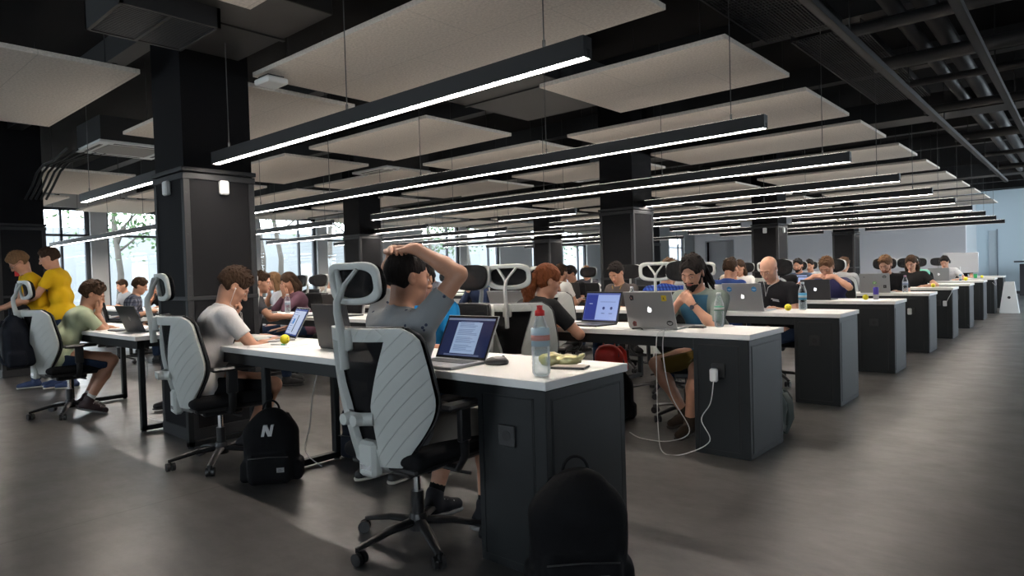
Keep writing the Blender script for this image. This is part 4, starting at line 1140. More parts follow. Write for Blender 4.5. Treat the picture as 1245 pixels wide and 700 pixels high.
LS = [(-3.26, 0, 0, 'nearest black lamp with a bright strip, below the largest ceiling panel', None), (-6.24, -3.98, 0, 'short black lamp left of the wide pillar', None),
      (-6.45, 0, 1, 'second black lamp from the camera, a long strip crossing the picture centre', None), (-15.2, -6.5, 1, 'long lamp in front of the windows behind the people in yellow', None),
      (-6.55, 0, 2, 'third long black lamp, over the red-haired woman', None), (-14.2, -7.57, 2, 'lamp ending before the window behind the white T-shirt man', None),
      (-3.1, 0, 3, 'lamp starting at the pillar behind the brown T-shirt man', None), (-5.75, -4.2, 3, 'short lamp left of the central pillar', None), (-13.2, -7.5, 3, 'lamp passing in front of the pillar behind the man with hands on his head', None)]
for i in (4, 5, 7, 8): LS += [(-6.2, 0, i, 'long lamp far back over the aisle-side desks', grpA)]
for i in (6, 9): LS += [(-3.0, 0, i, 'long lamp far back ending beside a pillar', 'lamps ending beside the far pillars'), (-5.7, -4.05, i, 'short distant lamp left of the far pillars', 'short lamps by the far pillars')]
for i in (4, 5, 6, 7, 8): LS += [(-13.3, -7.3, i, 'distant lamp over the left desk block in front of the windows', 'distant lamps over the left desks')]
for a, b, i, l, g in LS: lamp(a, b, LY[i], l, g)
lamp(-13.4, -9.7, LY[0], 'lamp above the far left window desks', None)

# services under the slab
def box_thing(name, b, m, label, cat, slats=None):
    r = MB().box(*b, .004).build(name, m); return tag(r, label, cat)
def duct(x0, x1, y0, y1, z0, z1, label):
    r = empty('air_duct', (x0, y0, z0), 0, label, 'duct'); MB().box(0, x1-x0, 0, y1-y0, 0, z1-z0, .004).build('duct_body', M_duct, r); mb = MB()
    L = max(x1-x0, y1-y0); n = max(1, int(L/1.2))
    for i in range(1, n+1):
        t = i*L/(n+1)
        if x1-x0 > y1-y0: mb.box(t, t+.03, -.012, y1-y0+.012, -.012, z1-z0+.012)
        else: mb.box(-.012, x1-x0+.012, t, t+.03, -.012, z1-z0+.012)
    mb.build('flange', M_pipe, r); return r
duct(-3.35, -2.1, -.4, .58, 2.82, 3.12, 'flat black air duct left of the largest ceiling panel')
duct(-3.25, -2.05, 1.9, 3.9, 2.86, 3.16, 'flat black air duct between the near ceiling panels')
duct(-8.7, -6.6, -4., -.6, 3.0, 3.3, 'wide black air duct in the upper left corner')
duct(-15.5, 4.8, 7.55, 8.0, 2.92, 3.18, 'black crosswise air duct over the middle desks')
duct(-15.5, 4.8, 15.25, 15.7, 2.92, 3.18, 'black crosswise air duct over the rear desks')
for i, y_ in enumerate((-1.6, .3, 2.2, 4.2, 6.2, 10.3, 12.3, 17.5, 19.8, 22)):
    o = MB().box(XL, XR, y_, y_+.16, CZ-.22, CZ).build('ceiling_beam', M_duct); tag(o, 'black crosswise beam under the dark ceiling slab', 'beam', 'crosswise ceiling beams', 'structure')
def pipe(pts, r, label, name='pipe', m=None, group=None):
    o = MB().tube(pts, r, 10).build(name, m or M_pipe, None, smooth=True); return tag(o, label, 'pipe', group)
def rail(x, y0, y1, z, label):
    r = empty('cable_rail', (x, y0, z), 0, label, 'rail'); L = y1-y0
    MB().box(-.025, .025, 0, L, 0, .012).build('rail_base', M_pipe, r); mb = MB(); mb.box(-.028, -.022, 0, L, 0, .045); mb.box(.022, .028, 0, L, 0, .045); mb.build('rail_sides', M_pipe, r)
    for k in range(int(L/2)+1): MB().cyl((0, .2+2*k, .01), (0, .2+2*k, CZ-z-.002), .005, n=6).build('hanger_rod', M_pipe, r)
rail(.25, -1., 14.8, 2.7, 'long straight grey rail running along the aisle side of the lamps'); rail(.90, -1., 12.5, 2.7, 'second straight grey rail at the upper right')
for i, x_ in enumerate((.45, .62, 1.55, 1.75, 2.4)):
    pipe([(x_, -2, 2.98+.04*(i % 2)), (x_, 22.5, 2.98+.04*(i % 2))], (.055, .07, .05, .09, .06)[i], ['dark lagged pipe right of the straight rail', 'thicker dark pipe right of the straight rail', 'dark pipe above the second rail', 'wide dark pipe at the top right', 'outermost dark pipe at the top right'][i])
for i, y_ in enumerate((2.6, 3.5, 4.6, 5.5, 6.9, 9.2, 11.4, 13.4)):
    pipe([(.1, y_, 2.86), (5.0, y_, 2.86)], .035+.012*(i % 3), 'dark crosswise pipe among the services over the aisle', group='crosswise pipes over the aisle')
    pipe([(.1, y_+.16, 2.9), (5.0, y_+.16, 2.9)], .02, 'thin dark conduit beside the crosswise pipes', 'conduit', group='thin crosswise conduits')
def tray(x0, x1, y0, y1, z, label):
    r = empty('cable_tray', (x0, y0, z), 0, label, 'cable tray'); w, L = x1-x0, y1-y0
    mb = MB()
    for k in range(int(w/.022)+1): mb.box(k*.022, k*.022+.004, 0, L, 0, .006)
    mb.build('long_wires', M_pipe, r); mb = MB()
    for k in range(int(L/.05)+1): mb.box(0, w, k*.05, k*.05+.006, .006, .012)
    mb.build('cross_wires', M_pipe, r)
    mb = MB(); mb.box(-.01, 0, 0, L, 0, .06); mb.box(w, w+.01, 0, L, 0, .06); mb.build('side_rails', M_pipe, r)
tray(-.42, .12, 1.2, 3.5, 2.92, 'fine wire cable tray at the top, right of the ceiling panels'); tray(-.30, .20, 3.7, 6.6, 2.95, 'second fine wire cable tray farther along the rail')
o = MB().box(-.40, -.06, 1.35, 1.62, 2.9, 2.96, .01).build('metal_bracket', M_alu); tag(o, 'pale metal plate at the top of the wire tray', 'bracket')
# loose cables bundle by the left pillar
r = empty('cable_bundle', (-8.2, .5, 2.4), 0, 'bundle of dark cables curving out of the left pillar', 'cables')
for k in range(5): MB().tube([(-.75+.03*k, -.05+.05*k, -.10), (-.62+.03*k, .05*k, .06), (-.38+.02*k, .06*k, .20+.01*k), (-.05, .07*k, .27+.015*k), (.35, .08*k, .26+.02*k), (.9, .10*k, .33)], .014, 8).build('cable', M_pipe, r, smooth=True)
# black square grille unit
r = empty('ventilation_grille', (-3.07, -.52, 2.70), 0, 'black square ventilation unit with fine slats at the upper left', 'vent')
mb = MB(); 
for q in ((0,.58,0,.02),(0,.58,.54,.56),(0,.02,0,.56),(.56,.58,0,.56)): mb.box(q[0], q[1], q[2], q[3], 0, .26)
mb.box(0, .58, 0, .56, .24, .26); mb.box(.02,.56,.265,.285, .0, .05); mb.build('casing', M_pipe, r)
mb = MB()
for k in range(26): mb.box(.03+k*.0205, .036+k*.0205, .02, .54, .005, .03)
mb.build('slats', mat('grille_slat', (.055,.058,.062), .4), r)
# ceiling cassette air conditioners
def cassette(x, y, label):
    r = empty('air_conditioner', (x, y, 2.72), 0, label, 'air conditioner'); w = .84
    mb = MB(); mb.box(0, w, 0, .13, 0, .03, .004); mb.box(0, w, w-.13, w, 0, .03, .004); mb.box(0, .13, .13, w-.13, 0, .03, .004); mb.box(w-.13, w, .13, w-.13, 0, .03, .004); mb.build('frame', mat('white_abs', (.70,.71,.70), .4), r)
    MB().box(.14, w-.14, .14, w-.14, -.004, .02, .01).build('intake', mat('intake_grey', (.30,.29,.27), .6), r)
    mb = MB(); mb.box(.16, w-.16, .045, .085, -.002, .001); mb.box(.16, w-.16, w-.085, w-.045, -.002, .001); mb.box(.045, .085, .16, w-.16, -.002, .001); mb.box(w-.085, w-.045, .16, w-.16, -.002, .001); mb.build('louvre', M_pipe, r)
    MB().box(.02, w-.02, .02, w-.02, .03, .3).build('casing', M_duct, r)
cassette(-7.45, .62, 'white ceiling air conditioner left of the wide pillar'); cassette(-6.9, 4.1, 'white ceiling air conditioner above the second lamp'); cassette(-5.3, 6.9, 'white ceiling air conditioner behind the third lamp')
r = empty('access_point', (-3.17, .60, 2.60), 0, 'small white box hanging under the corner of the largest ceiling panel', 'wireless box')
MB().box(0, .2, 0, .17, 0, .045, .01).build('shell', mat('white_abs', (.70,.71,.70), .4), r, smooth=True, auto=40); MB().box(.03, .17, .02, .15, .045, .062).build('bracket', M_pipe, r)
# curved tracks near the window zone ceiling
for i, y_ in enumerate((6.8, 12.2)): pipe([(-12.5, y_, 2.6), (-9.8, y_, 2.6), (-7.3, y_, 2.6)], .018, 'thin dark conduit under the ceiling panels by the windows', 'conduit', group='conduits by the windows')

# outside: ground, retaining wall, trees
struct('ground_outside', MB().box(-60, XL-.3, -30, 60, -.3, -.05), mat('gravel_ground', (.20,.20,.18), .9, var=.3, scale=1))
o = MB().box(-24.3, -24, -20, 50, -.2, 3.1).build('retaining_wall', mat('pale_concrete', (.23,.24,.25), .9, var=.12, scale=.8)); tag(o, 'pale concrete retaining wall outside the left windows', 'wall', None, 'structure')
M_leaf = mat('tree_leaf', (.050,.105,.030), .6, var=.4, scale=3); M_bark = mat('tree_bark', (.10,.09,.08), .9, var=.3, scale=4)
def tree(x, y, h, label, group, seed, r0=.11, leafy=1.):
    rr = random.Random(seed); r = empty('tree', (x, y, -.05), 0, label, 'tree', group); mb = MB(); tips = []
    mb.tube([(0,0,0), (.05,.08,h*.3), (-.05,.25*rr.uniform(-1,1),h*.6), (.0,.5*rr.uniform(-1,1),h)], [r0, r0*.8, r0*.6, r0*.25], 8)
    for i in range(9):
        z = h*rr.uniform(.4, .85); a = rr.uniform(0, 2*PI); L = rr.uniform(.8, 1.8); e = (L*math.cos(a), L*math.sin(a), z+L*.7); mb.tube([(0, .05, z), (e[0]*.5, e[1]*.5, z+L*.4), e], [r0*.35, r0*.22, r0*.08], 5); tips.append(e)
    mb.build('trunk', M_bark, r, smooth=True); v = []; f = []
    for i in range(int(2600*leafy)):
        t = Vector(rr.choice(tips)); p = t+Vector((rr.gauss(0,.55), rr.gauss(0,.6), rr.gauss(0,.42))); s_ = rr.uniform(.05,.10)
        u = Vector((rr.gauss(0,1), rr.gauss(0,1), rr.gauss(0,1))).normalized()*s_; w_ = Vector((rr.gauss(0,1), rr.gauss(0,1), rr.gauss(0,1))).normalized()*s_*.6
        k = len(v); v += [p-u, p+w_, p+u, p-w_]; f.append((k, k+1, k+2, k+3))
    mb = MB(); mb.add(v, f); mb.build('foliage', M_leaf, r)
for i, (x_, y_, h_, lf) in enumerate(((-19.5, 4.9, 5.0, .9), (-21.5, .8, 5.2, .6), (-19, 9.0, 6.5, .25), (-20, 10.2, 6.5, .2), (-18.5, 11.2, 6.5, .2), (-20.5, 17.8, 5.2, 1.), (-21, 20.6, 5., 1.), (-21, 27.5, 5.4, .7), (-22, 14.5, 5.2, .5))):
    tree(x_, y_, h_, ['leafy young tree outside the second window from the left', 'tree whose leaves top the leftmost window', 'bare leaning trunk outside the window right of the wide pillar', 'bare leaning trunk outside the window right of the wide pillar', 'bare leaning trunk outside the window right of the wide pillar',
                      'green tree outside the window behind the raised elbow', 'green tree outside the window left of the red-haired woman', 'green tree outside the most distant windows', 'thin tree outside the windows'][i], 'trunks outside the window' if 2 <= i <= 4 else None, 11+i, leafy=lf)

# light from outside
wd = bpy.data.worlds.new('sky'); SC.world = wd; wd.use_nodes = True
bg = wd.node_tree.nodes['Background']; bg.inputs[0].default_value = (.87, .93, 1.0, 1); bg.inputs[1].default_value = SKY_E
sun = bpy.data.lights.new('sun', 'SUN'); sun.energy = .6; sun.angle = R(3); so_ = bpy.data.objects.new('sun', sun); COL.objects.link(so_); so_.rotation_euler = (R(28), R(-18), 0)
def portal(x, y, z, sx, sy, ry):
    l = bpy.data.lights.new('window_portal', 'AREA'); l.shape = 'RECTANGLE'; l.size = sx; l.size_y = sy; l.cycles.is_portal = True
    o = bpy.data.objects.new('window_portal', l); COL.objects.link(o); o.location = (x, y, z); o.rotation_euler = (0, ry, 0)
for a, b in wins:
    if b < 33: portal(XL-.25, (a+b)/2, (WZ0+WZ1)/2, WZ1-WZ0, b-a, R(-90))
for a, b in bw:
    portal((a+b)/2, YB-.45, 1.85, b-a, 2.1, 0); bpy.context.scene.collection.objects[-1].rotation_euler = (R(90), 0, 0)
for a, b in rw: portal(XR+.25, (a+b)/2, 1.75, 2.3, b-a, R(90))
SC.view_settings.view_transform = 'Standard'; SC.view_settings.look = 'None'; SC.view_settings.gamma = 1; SC.view_settings.use_curve_mapping = False
SC.view_settings.exposure = EXPO
SC.render.film_transparent = False
try:
    SC.cycles.use_denoising = True; SC.cycles.max_bounces = 8; SC.cycles.diffuse_bounces = 4; SC.cycles.transparent_max_bounces = 12; SC.cycles.sample_clamp_indirect = 6; SC.cycles.caustics_reflective = False; SC.cycles.caustics_refractive = False
except Exception: pass
# ------------------------------------------------------------------ desks
YS = [0, 1.93, 3.80, 5.78, 7.72, 9.60, 11.42, 13.35, 15.25, 17.2]
near = ['nearest white-topped desk with the open laptop and mouse', 'second desk along the aisle, where the man with dreadlocks sits', 'third desk along the aisle, in front of the bald man', 'fourth desk along the aisle, where a man folds his hands',
        'fifth desk along the aisle, with the stickered laptop', 'sixth desk along the aisle, with a yellow ball near its end', 'seventh desk along the aisle', 'eighth desk along the aisle, by the man with headphones', 'ninth desk along the aisle, under the big white monitor', 'last desk along the aisle, before the blue wall']
cabs = ['dark cabinet under the end of the nearest desk, black backpack leaning on it', 'dark desk-end cabinet with a white charger plugged in', 'dark desk-end cabinet in front of the bald man', 'dark desk-end cabinet below the man with folded hands', 'dark desk-end cabinet with a small white plug, fifth along the aisle',
        'dark desk-end cabinet with a curling white cable, sixth along the aisle', 'seventh dark desk-end cabinet along the aisle', 'eighth dark desk-end cabinet along the aisle', 'ninth dark desk-end cabinet along the aisle', 'last dark desk-end cabinet along the aisle']
for i, y in enumerate(YS):
    x0 = -3.25 if i not in (3, 6, 9) else -2.98
    desk(x0, 0, y, [x0+.05, -2.13], near[i])
    cabinet(0, y, cabs[i])
    if i < 9:
        mx = -4.0 if i in (0, 3, 6) else -3.28
        desk(-6.35, mx, y, [mx-.05, -5.85], ['white desk left of the wide pillar, where the man in green leans', 'white desk behind the wide pillar with two open laptops', 'desk behind the woman hiding her face', 'desk left of the central pillar', 'white desk far back left of the pillar line', 'white desk far back left of the pillar line', 'white desk far back left of the pillar line', 'white desk far back left of the pillar line', 'white desk far back left of the pillar line'][i], 'far desks beside the pillar line' if i > 3 else None)
    if 0 < i < 8:
        desk(-13.2, -9.75 if i in (3, 6) else -7.9, y, [-10.0, -13.1], 'white desk in the block by the windows', 'desks by the windows')
# ------------------------------------------------------------------ people at the near desks
def cl(n, c, **k): return mat('cloth_'+n, c, .9, bump=.35, bscale=14, **k)
JEANS = cl('jeans', (.018,.030,.062), var=.2, scale=40); BLACKC = cl('black', (.009,.009,.010)); 
SH_BLK = [mat('shoe_black', (.010,.010,.011), .6), mat('sole_dark', (.03,.03,.03), .6), mat('lace_white', (.5,.5,.5), .7)]
SH_WS = [mat('shoe_black', (.010,.010,.011), .6), mat('sole_pale', (.50,.48,.42), .6), mat('lace_white', (.5,.5,.5), .7)]
SH_GR = [mat('shoe_grey', (.03,.03,.034), .7), mat('sole_grey', (.25,.25,.25), .6), mat('lace_white', (.5,.5,.5), .7)]
SH_BR = [mat('shoe_brown', (.035,.024,.017), .7), mat('sole_brown', (.03,.022,.016), .6), mat('lace_dark', (.05,.04,.03), .7)]
def HA(**k): return k
def dread_shirt():
    m = cl('grey_green_overshirt', (.17,.20,.18)); n, b = nt(m)
    tc = n.nodes.new('ShaderNodeTexCoord'); sp = n.nodes.new('ShaderNodeSeparateXYZ'); n.links.new(tc.outputs['Object'], sp.inputs[0])
    ab = n.nodes.new('ShaderNodeMath'); ab.operation = 'ABSOLUTE'; n.links.new(sp.outputs[0], ab.inputs[0])
    l1 = n.nodes.new('ShaderNodeMath'); l1.operation = 'LESS_THAN'; l1.inputs[1].default_value = .12; n.links.new(ab.outputs[0], l1.inputs[0])
    l2 = n.nodes.new('ShaderNodeMath'); l2.operation = 'LESS_THAN'; l2.inputs[1].default_value = 1.02; n.links.new(sp.outputs[2], l2.inputs[0])
    mu = n.nodes.new('ShaderNodeMath'); mu.operation = 'MULTIPLY'; n.links.new(l1.outputs[0], mu.inputs[0]); n.links.new(l2.outputs[0], mu.inputs[1])
    x = n.nodes.new('ShaderNodeMix'); x.data_type = 'RGBA'; x.inputs[6].default_value = (.17,.20,.18,1); x.inputs[7].default_value = (.035,.10,.155,1); n.links.new(mu.outputs[0], x.inputs[0]); n.links.new(x.outputs[2], b.inputs['Base Color'])
    return m
PRW = mat('print_white', (.6,.6,.6), .7)
def arc(cx, cz, r, a0, a1, n=14): return [(cx+r*math.cos(t), cz+r*math.sin(t)) for t in np.linspace(a0, a1, n)]
# man with his hands on his head
person('man in a patterned grey T-shirt holding both hands on his head', (-.735, -.09, 0), R(-8), hair='dark', hstyle='buzz', q=0, lean=3, hp=8, hy=-10, neckf=.045,
       shirt=spots_mat('cloth_grey_print', (.25,.26,.27), (.045,.055,.09), 19, .14), sleeve=.62, pants=mat('shorts_grey', (.16,.14,.12), .9), plen=.42, shoes=SH_GR, socks=mat('sock_black', (.01,.01,.01), .9),
       hands={'R': HA(W=(.10, .06, 1.345), pole=(1, .55, -.12), d=(-1, -.30, .12), n=(0, -.1, -1), curl=18, spread=8, thumb=.7),
              'L': HA(W=(-.09, .05, 1.345), pole=(-1, .55, -.12), d=(1, -.35, .10), n=(0, -.1, -1), curl=18, spread=8, thumb=.7)},
       knees={1: (.15, .40, .49), -1: (-.13, .40, .49)}, ankles={1: (.16, .36, .10), -1: (-.10, .24, .12), 'pitch': 6})
chair(-.69, -.04, 3, 'white-framed mesh office chair with the man who holds his head, nearest the camera')
# white T-shirt man
person('man in a white T-shirt with earphones leaning on the desk beside the wide pillar', (-2.75, -.04, 0), R(-12), hair='brown', hstyle='thick', q=0, lean=19, hp=40, hy=-6, neckf=.07, earphone=True,
       shirt=cl('white_tee', (.58,.56,.55)), sleeve=.60, prints=[(BLACKC, .008, [[(-.06,-.08),(.0,-.10),(.06,-.07)], [(-.05,-.14),(.02,-.13),(.06,-.16)], [(-.03,-.20),(.05,-.19)], arc(.0,-.12,.05,0,5)])], pants=BLACKC, plen=.46, shoes=SH_GR, socks=None,
       hands={'R': HA(W=(.10, .46, .80), pole=(1.2, -.6, -.9), d=(-.1, 1, -.15), n=(0, -.1, -1), curl=38, spread=4),
              'L': HA(rel=(-.005, .115, -.175), pole=(-.8, .2, -1), d=(.15, .12, 1), n=(0, -1, .1), curl=80, spread=2, thumb=.5)},
       knees={1: (.16, .42, .50), -1: (-.12, .42, .50)}, ankles={1: (.06, .26, .13), -1: (.02, .38, .11), 'pitch': 24})
chair(-2.66, .02, -10, 'white-framed mesh office chair under the man in the white T-shirt')
# green T-shirt man
person('man in a pale green T-shirt resting his face on his hand', (-5.42, -.16, 0), R(-10), hair='brown', hstyle='thick', q=0, lean=34, hp=26, hy=-8, neckf=.05,
       shirt=cl('pale_green', (.43,.49,.33)), sleeve=.60, pants=cl('blue_shorts', (.022,.035,.065)), plen=.46, shoes=[mat('shoe_maroon', (.03,.012,.014), .6), mat('sole_grey', (.25,.25,.25), .6), mat('lace_white', (.5,.5,.5), .7)], socks=mat('sock_white', (.6,.6,.58), .9),
       hands={'R': HA(rel=(.055, .115, -.150), pole=(.6, .25, -1), d=(-.15, -.06, 1), n=(-.3, -1, 0), curl=22, spread=6, thumb=.4),
              'L': HA(W=(-.02, .44, .80), pole=(-1, -.2, -.5), d=(.6, 1, -.1), n=(0, 0, -1), curl=30)},
       knees={1: (.16, .43, .50), -1: (-.12, .43, .50)}, ankles={1: (.16, .22, .12), -1: (-.02, .22, .12), 'pitch': 20})
chair(-5.41, -.075, 2, 'white-framed office chair of the man in pale green, with a backpack on it')
# blue shirt man across the nearest desk
person('man in a bright blue T-shirt, half hidden behind the man holding his head', (-1.53, .86, 0), R(186), hair='dark', hstyle='short', q=1, lean=12, hp=16, hy=10, neckf=.05,
       shirt=cl('bright_blue', (.015,.22,.52)), sleeve=.62, pants=JEANS, plen=.97, shoes=SH_WS,
       hands={'L': HA(W=(-.10, .30, .80)), 'R': HA(W=(.12, .30, .80))},
       knees={1: (.12, .43, .50), -1: (-.14, .43, .50)}, ankles={1: (.12, .42, .09), -1: (-.06, .36, .09)})
chair(-1.56, .93, 182, 'black-fronted office chair behind the man in bright blue')
# person across the left desk, mostly hidden by the pillar
person('person in black leggings across the left desk, mostly hidden by the wide pillar', (-4.75, .93, 0), R(180), hair='dark', hstyle='long', female=True, q=1, lean=16, hp=26,
       shirt=BLACKC, sleeve=.9, pants=mat('leggings_black', (.008,.008,.009), .8), plen=.88, shoes=SH_BLK,
       hands={'L': HA(W=(-.10, .42, .80)), 'R': HA(W=(.16, .46, .80))}, knees={1: (.10, .40, .50), -1: (-.10, .40, .50)}, ankles={1: (.10, .36, .09), -1: (-.06, .26, .09)})
chair(-4.76, 1.02, 180, 'office chair hidden behind the wide pillar')
# standing pair in yellow
person('standing man in a yellow T-shirt and lanyard, his back to the window', (-7.26, .38, 0), R(148), seated=False, hair='brown', hstyle='short', q=1, hz=.90, lean=7, hp=20, hy=5,
       shirt=cl('yellow', (.62,.38,.012)), sleeve=.62, pants=JEANS, plen=.97, shoes=[mat('shoe_blue', (.02,.04,.11), .6), mat('sole_pale', (.50,.48,.42), .6)], watch='R', tie=mat('lanyard_dark', (.02,.012,.01), .7),
       hands={'R': HA(W=(.22, .16, .80), pole=(.4, -1, -.2), d=(-.05, .25, -1), n=(-1, 0, 0), curl=30), 'L': HA(W=(-.08, .36, 1.05), pole=(-1, -.3, -.6), d=(.3, 1, .1), n=(.3, 0, -1), curl=40)}, ankles={1: (.12, .12, .085), -1: (-.10, -.10, .085)})
person('standing man in yellow and glasses bending forward, left of the other man in yellow', (-7.44, .24, 0), R(176), seated=False, hair='light', hstyle='swept', q=1, hz=.88, lean=20, hp=42, glasses=True,
       shirt=cl('yellow', (.62,.38,.012)), sleeve=.62, pants=JEANS, plen=.97, shoes=[mat('shoe_blue', (.02,.04,.11), .6), mat('sole_pale', (.50,.48,.42), .6)], tie=mat('lanyard_dark', (.02,.012,.01), .7),
       hands={'R': HA(W=(.12, .42, .98), pole=(.5, -1, -.6), d=(-.4, 1, 0), n=(-.3, 0, -1), curl=45), 'L': HA(W=(-.12, .40, 1.0), pole=(-1, -.5, -.6), d=(.4, 1, .1), n=(.3, 0, -1), curl=45)}, ankles={1: (.13, .10, .085), -1: (-.12, -.12, .085)})
# red-haired woman
person('red-haired woman in a black T-shirt at the second desk', (-1.44, 1.52, 0), R(-12), hair='red', hstyle='pony', female=True, q=0, lean=30, hp=22, hy=-18,
       shirt=cl('charcoal', (.018,.018,.019)), sleeve=.66, pants=BLACKC, plen=.97, shoes=SH_BLK,
       hands={'R': HA(W=(.06, .46, .80), pole=(1.3, -.2, -.6), d=(-.9, .6, -.1), n=(0, 0, -1), curl=30), 'L': HA(W=(-.08, .46, .80), pole=(-1, -.3, -.6), d=(.3, 1, -.1))})
chair(-1.46, 1.60, 24, 'white-framed mesh office chair seen squarely from behind, beside the red-haired woman')
# dreadlock man
person('bearded man with dark dreadlocks resting his chin on joined hands behind a silver laptop', (-.60, 2.72, 0), R(170), hair='dark', hstyle='dread', beard='dark', q=0, lean=20, hp=22, hy=12, neckf=.06,
       shirt=dread_shirt(), sleeve=.92, pants=cl('ochre_shorts', (.10,.065,.015)), plen=.47, shoes=SH_BR, watch='L',
       hands={'R': HA(W=(.06, .315, .965), pole=(.9, -.2, -.8), d=(-.75, .12, .60), n=(-.1, -1, .1), curl=55, thumb=.3), 'L': HA(W=(-.07, .33, .955), pole=(-.9, -.1, -.9), d=(.75, .02, .62), n=(.1, -1, .1), curl=60, thumb=.3)},
       knees={1: (.24, .38, .49), -1: (-.16, .42, .49)}, ankles={1: (.10, .22, .10), -1: (-.10, .44, .09), 'pitch': 5})
chair(-.84, 2.80, 206, 'black-fronted office chair behind the man with dreadlocks')
# bald man
person('bald man in a black printed T-shirt with white earphones', (-.72, 4.62, 0), R(160), hair='brown', hstyle='bald', q=0, lean=18, hp=30, hy=10, neckf=.07, earphone=True, skin=SKIN2,
       shirt=cl('black_tee', (.011,.011,.013)), sleeve=.62, prints=[(PRW, .0065, [arc(.02,-.13,.045,.3,5.2), arc(.06,-.19,.035,-2.4,2.4), arc(-.03,-.20,.03,0,4.2)]), (PRW, .004, [[(-.10,-.02),(-.03,.0)], [(-.10,-.035),(-.04,-.018)]])], pants=JEANS, plen=.97, shoes=SH_BLK,
       hands={'L': HA(W=(-.16, .36, .80)), 'R': HA(W=(.12, .38, .80))})
chair(-.84, 4.72, 194, 'black-fronted office chair whose headrest shows right of the bald man')
# folded hands man
person('man in a dark blue T-shirt hiding his mouth behind his folded hands', (-.80, 6.56, 0), R(176), hair='sandy', hstyle='short', q=1, lean=20, hp=30, hy=0,
       shirt=cl('indigo', (.030,.030,.085)), sleeve=.60, pants=JEANS, plen=.97, shoes=SH_BLK,
       hands={'R': HA(rel=(.12, .125, -.055), pole=(1.2, .1, -.9), d=(-1, .10, .05), n=(0, -.3, -1), curl=30), 'L': HA(rel=(-.12, .125, -.065), pole=(-1.2, .1, -.9), d=(1, .10, .05), n=(0, -.3, -1), curl=30)})
chair(-.88, 6.66, 188, 'black-fronted office chair behind the man with folded hands')
# ------------------------------------------------------------------ people farther back (x, y hip, heading)
PK = dict(pants=JEANS, plen=.97, shoes=SH_BLK)
person('man with a red beard in a black T-shirt behind the stickered laptop', (-.58, 8.50, 0), R(172), hair='sandy', hstyle='swept', beard='red', q=1, lean=18, hp=26, shirt=BLACKC, sleeve=.62, skin=SKIN2,
       hands={'L': HA(W=(-.18, .36, .80)), 'R': HA(W=(.22, .36, .80))}, **PK)
person('long-haired woman in a charcoal T-shirt, beyond the man with a red beard', (-.62, 10.38, 0), R(176), hair='brown', hstyle='long', female=True, q=1, lean=16, hp=24, shirt=cl('charcoal', (.018,.018,.019)), sleeve=.62, skin=SKIN2,
       hands={'L': HA(W=(-.18, .34, .80), pole=(-1.2, -.2, -.6)), 'R': HA(W=(.12, .36, .80))}, **PK)
person('person in a mint T-shirt half hidden behind the long-haired woman', (-.82, 12.2, 0), R(150), hair='dark', hstyle='short', q=2, lean=16, hp=18, shirt=cl('mint', (.22,.52,.42)), sleeve=.62,
       hands={'L': HA(rel=(-.06, .11, -.17), pole=(-1, -.1, -.9), d=(.1, 0, 1), n=(0, -1, 0), curl=60)}, **PK)
person('man in a white patterned shirt wearing black headphones in front of the big white monitor', (-.70, 14.15, 0), R(178), hair='dark', hstyle='short', q=1, lean=16, hp=28, headset=True, shirt=spots_mat('cloth_white_print', (.55,.55,.55), (.12,.13,.16), 30, .16), sleeve=.62, skin=SKIN2,
       hands={'L': HA(W=(-.18, .34, .80), pole=(-1.2, -.2, -.6)), 'R': HA(W=(.12, .36, .80))}, **PK)
person('person whose dark hair shows above the big white monitor', (-.72, 16.15, 0), R(180), hair='dark', hstyle='short', q=2, lean=8, hp=10, shirt=BLACKC, sleeve=.6, hz=.58, **PK)
person('man in a grey hooded top seen from behind in a white chair', (-1.42, 9.2, 0), R(-6), hair='sandy', hstyle='short', q=1, lean=14, hp=20, shirt=cl('pale_grey', (.42,.42,.43)), sleeve=1.9, hood=True, **PK)
person('bearded man with sunglasses pushed up, just right of the bald man', (-2.36, 10.35, 0), R(172), hair='dark', hstyle='short', beard='dark', glasses='head', q=1, lean=8, hp=8, hy=6, shirt=cl('steel_blue', (.045,.075,.13)), sleeve=.62, **PK)
person('young man looking sideways, just right of the man with sunglasses on his hair', (-2.70, 12.2, 0), R(170), hair='dark', hstyle='short', q=1, lean=14, hp=14, hy=14, shirt=cl('pale_tee', (.40,.42,.45)), sleeve=.62, **PK)
person('person with dark hair directly behind the bald man', (-2.22, 8.9, 0), R(0), hair='dark', hstyle='thick', q=2, lean=12, hp=16, shirt=BLACKC, sleeve=.62, **PK)
person('man in a brown T-shirt looking down, in front of the central pillar', (-2.44, 4.62, 0), R(168), hair='dark', hstyle='short', q=1, lean=18, hp=32, hy=12, shirt=cl('brown_tee', (.060,.050,.048)), sleeve=.62, tie=mat('lanyard_ochre', (.25,.16,.03), .7),
       hands={'L': HA(W=(-.12, .38, .80)), 'R': HA(W=(.20, .36, .80))}, **PK)
person('man in a blue checked shirt and headphones with his back turned', (-1.46, 3.52, 0), R(-4), hair='sandy', hstyle='short', q=1, lean=18, hp=16, headset=True, shirt=checks_mat('blue_check', (.02,.05,.30), (.05,.13,.52), (.01,.02,.10), 26), sleeve=1.8, **PK)
person('person with dark hair beside the blue checked shirt, partly hidden', (-2.28, 5.55, 0), R(0), hair='brown', hstyle='short', q=2, lean=12, hp=14, shirt=cl('pale_tee', (.40,.42,.45)), sleeve=.62, **PK)
person('man in a dark blue top seen from behind, right of the dreadlocks', (-1.68, 5.46, 0), R(-6), hair='brown', hstyle='short', q=1, lean=14, hp=14, shirt=cl('royal', (.02,.045,.16)), sleeve=1.5, **PK)
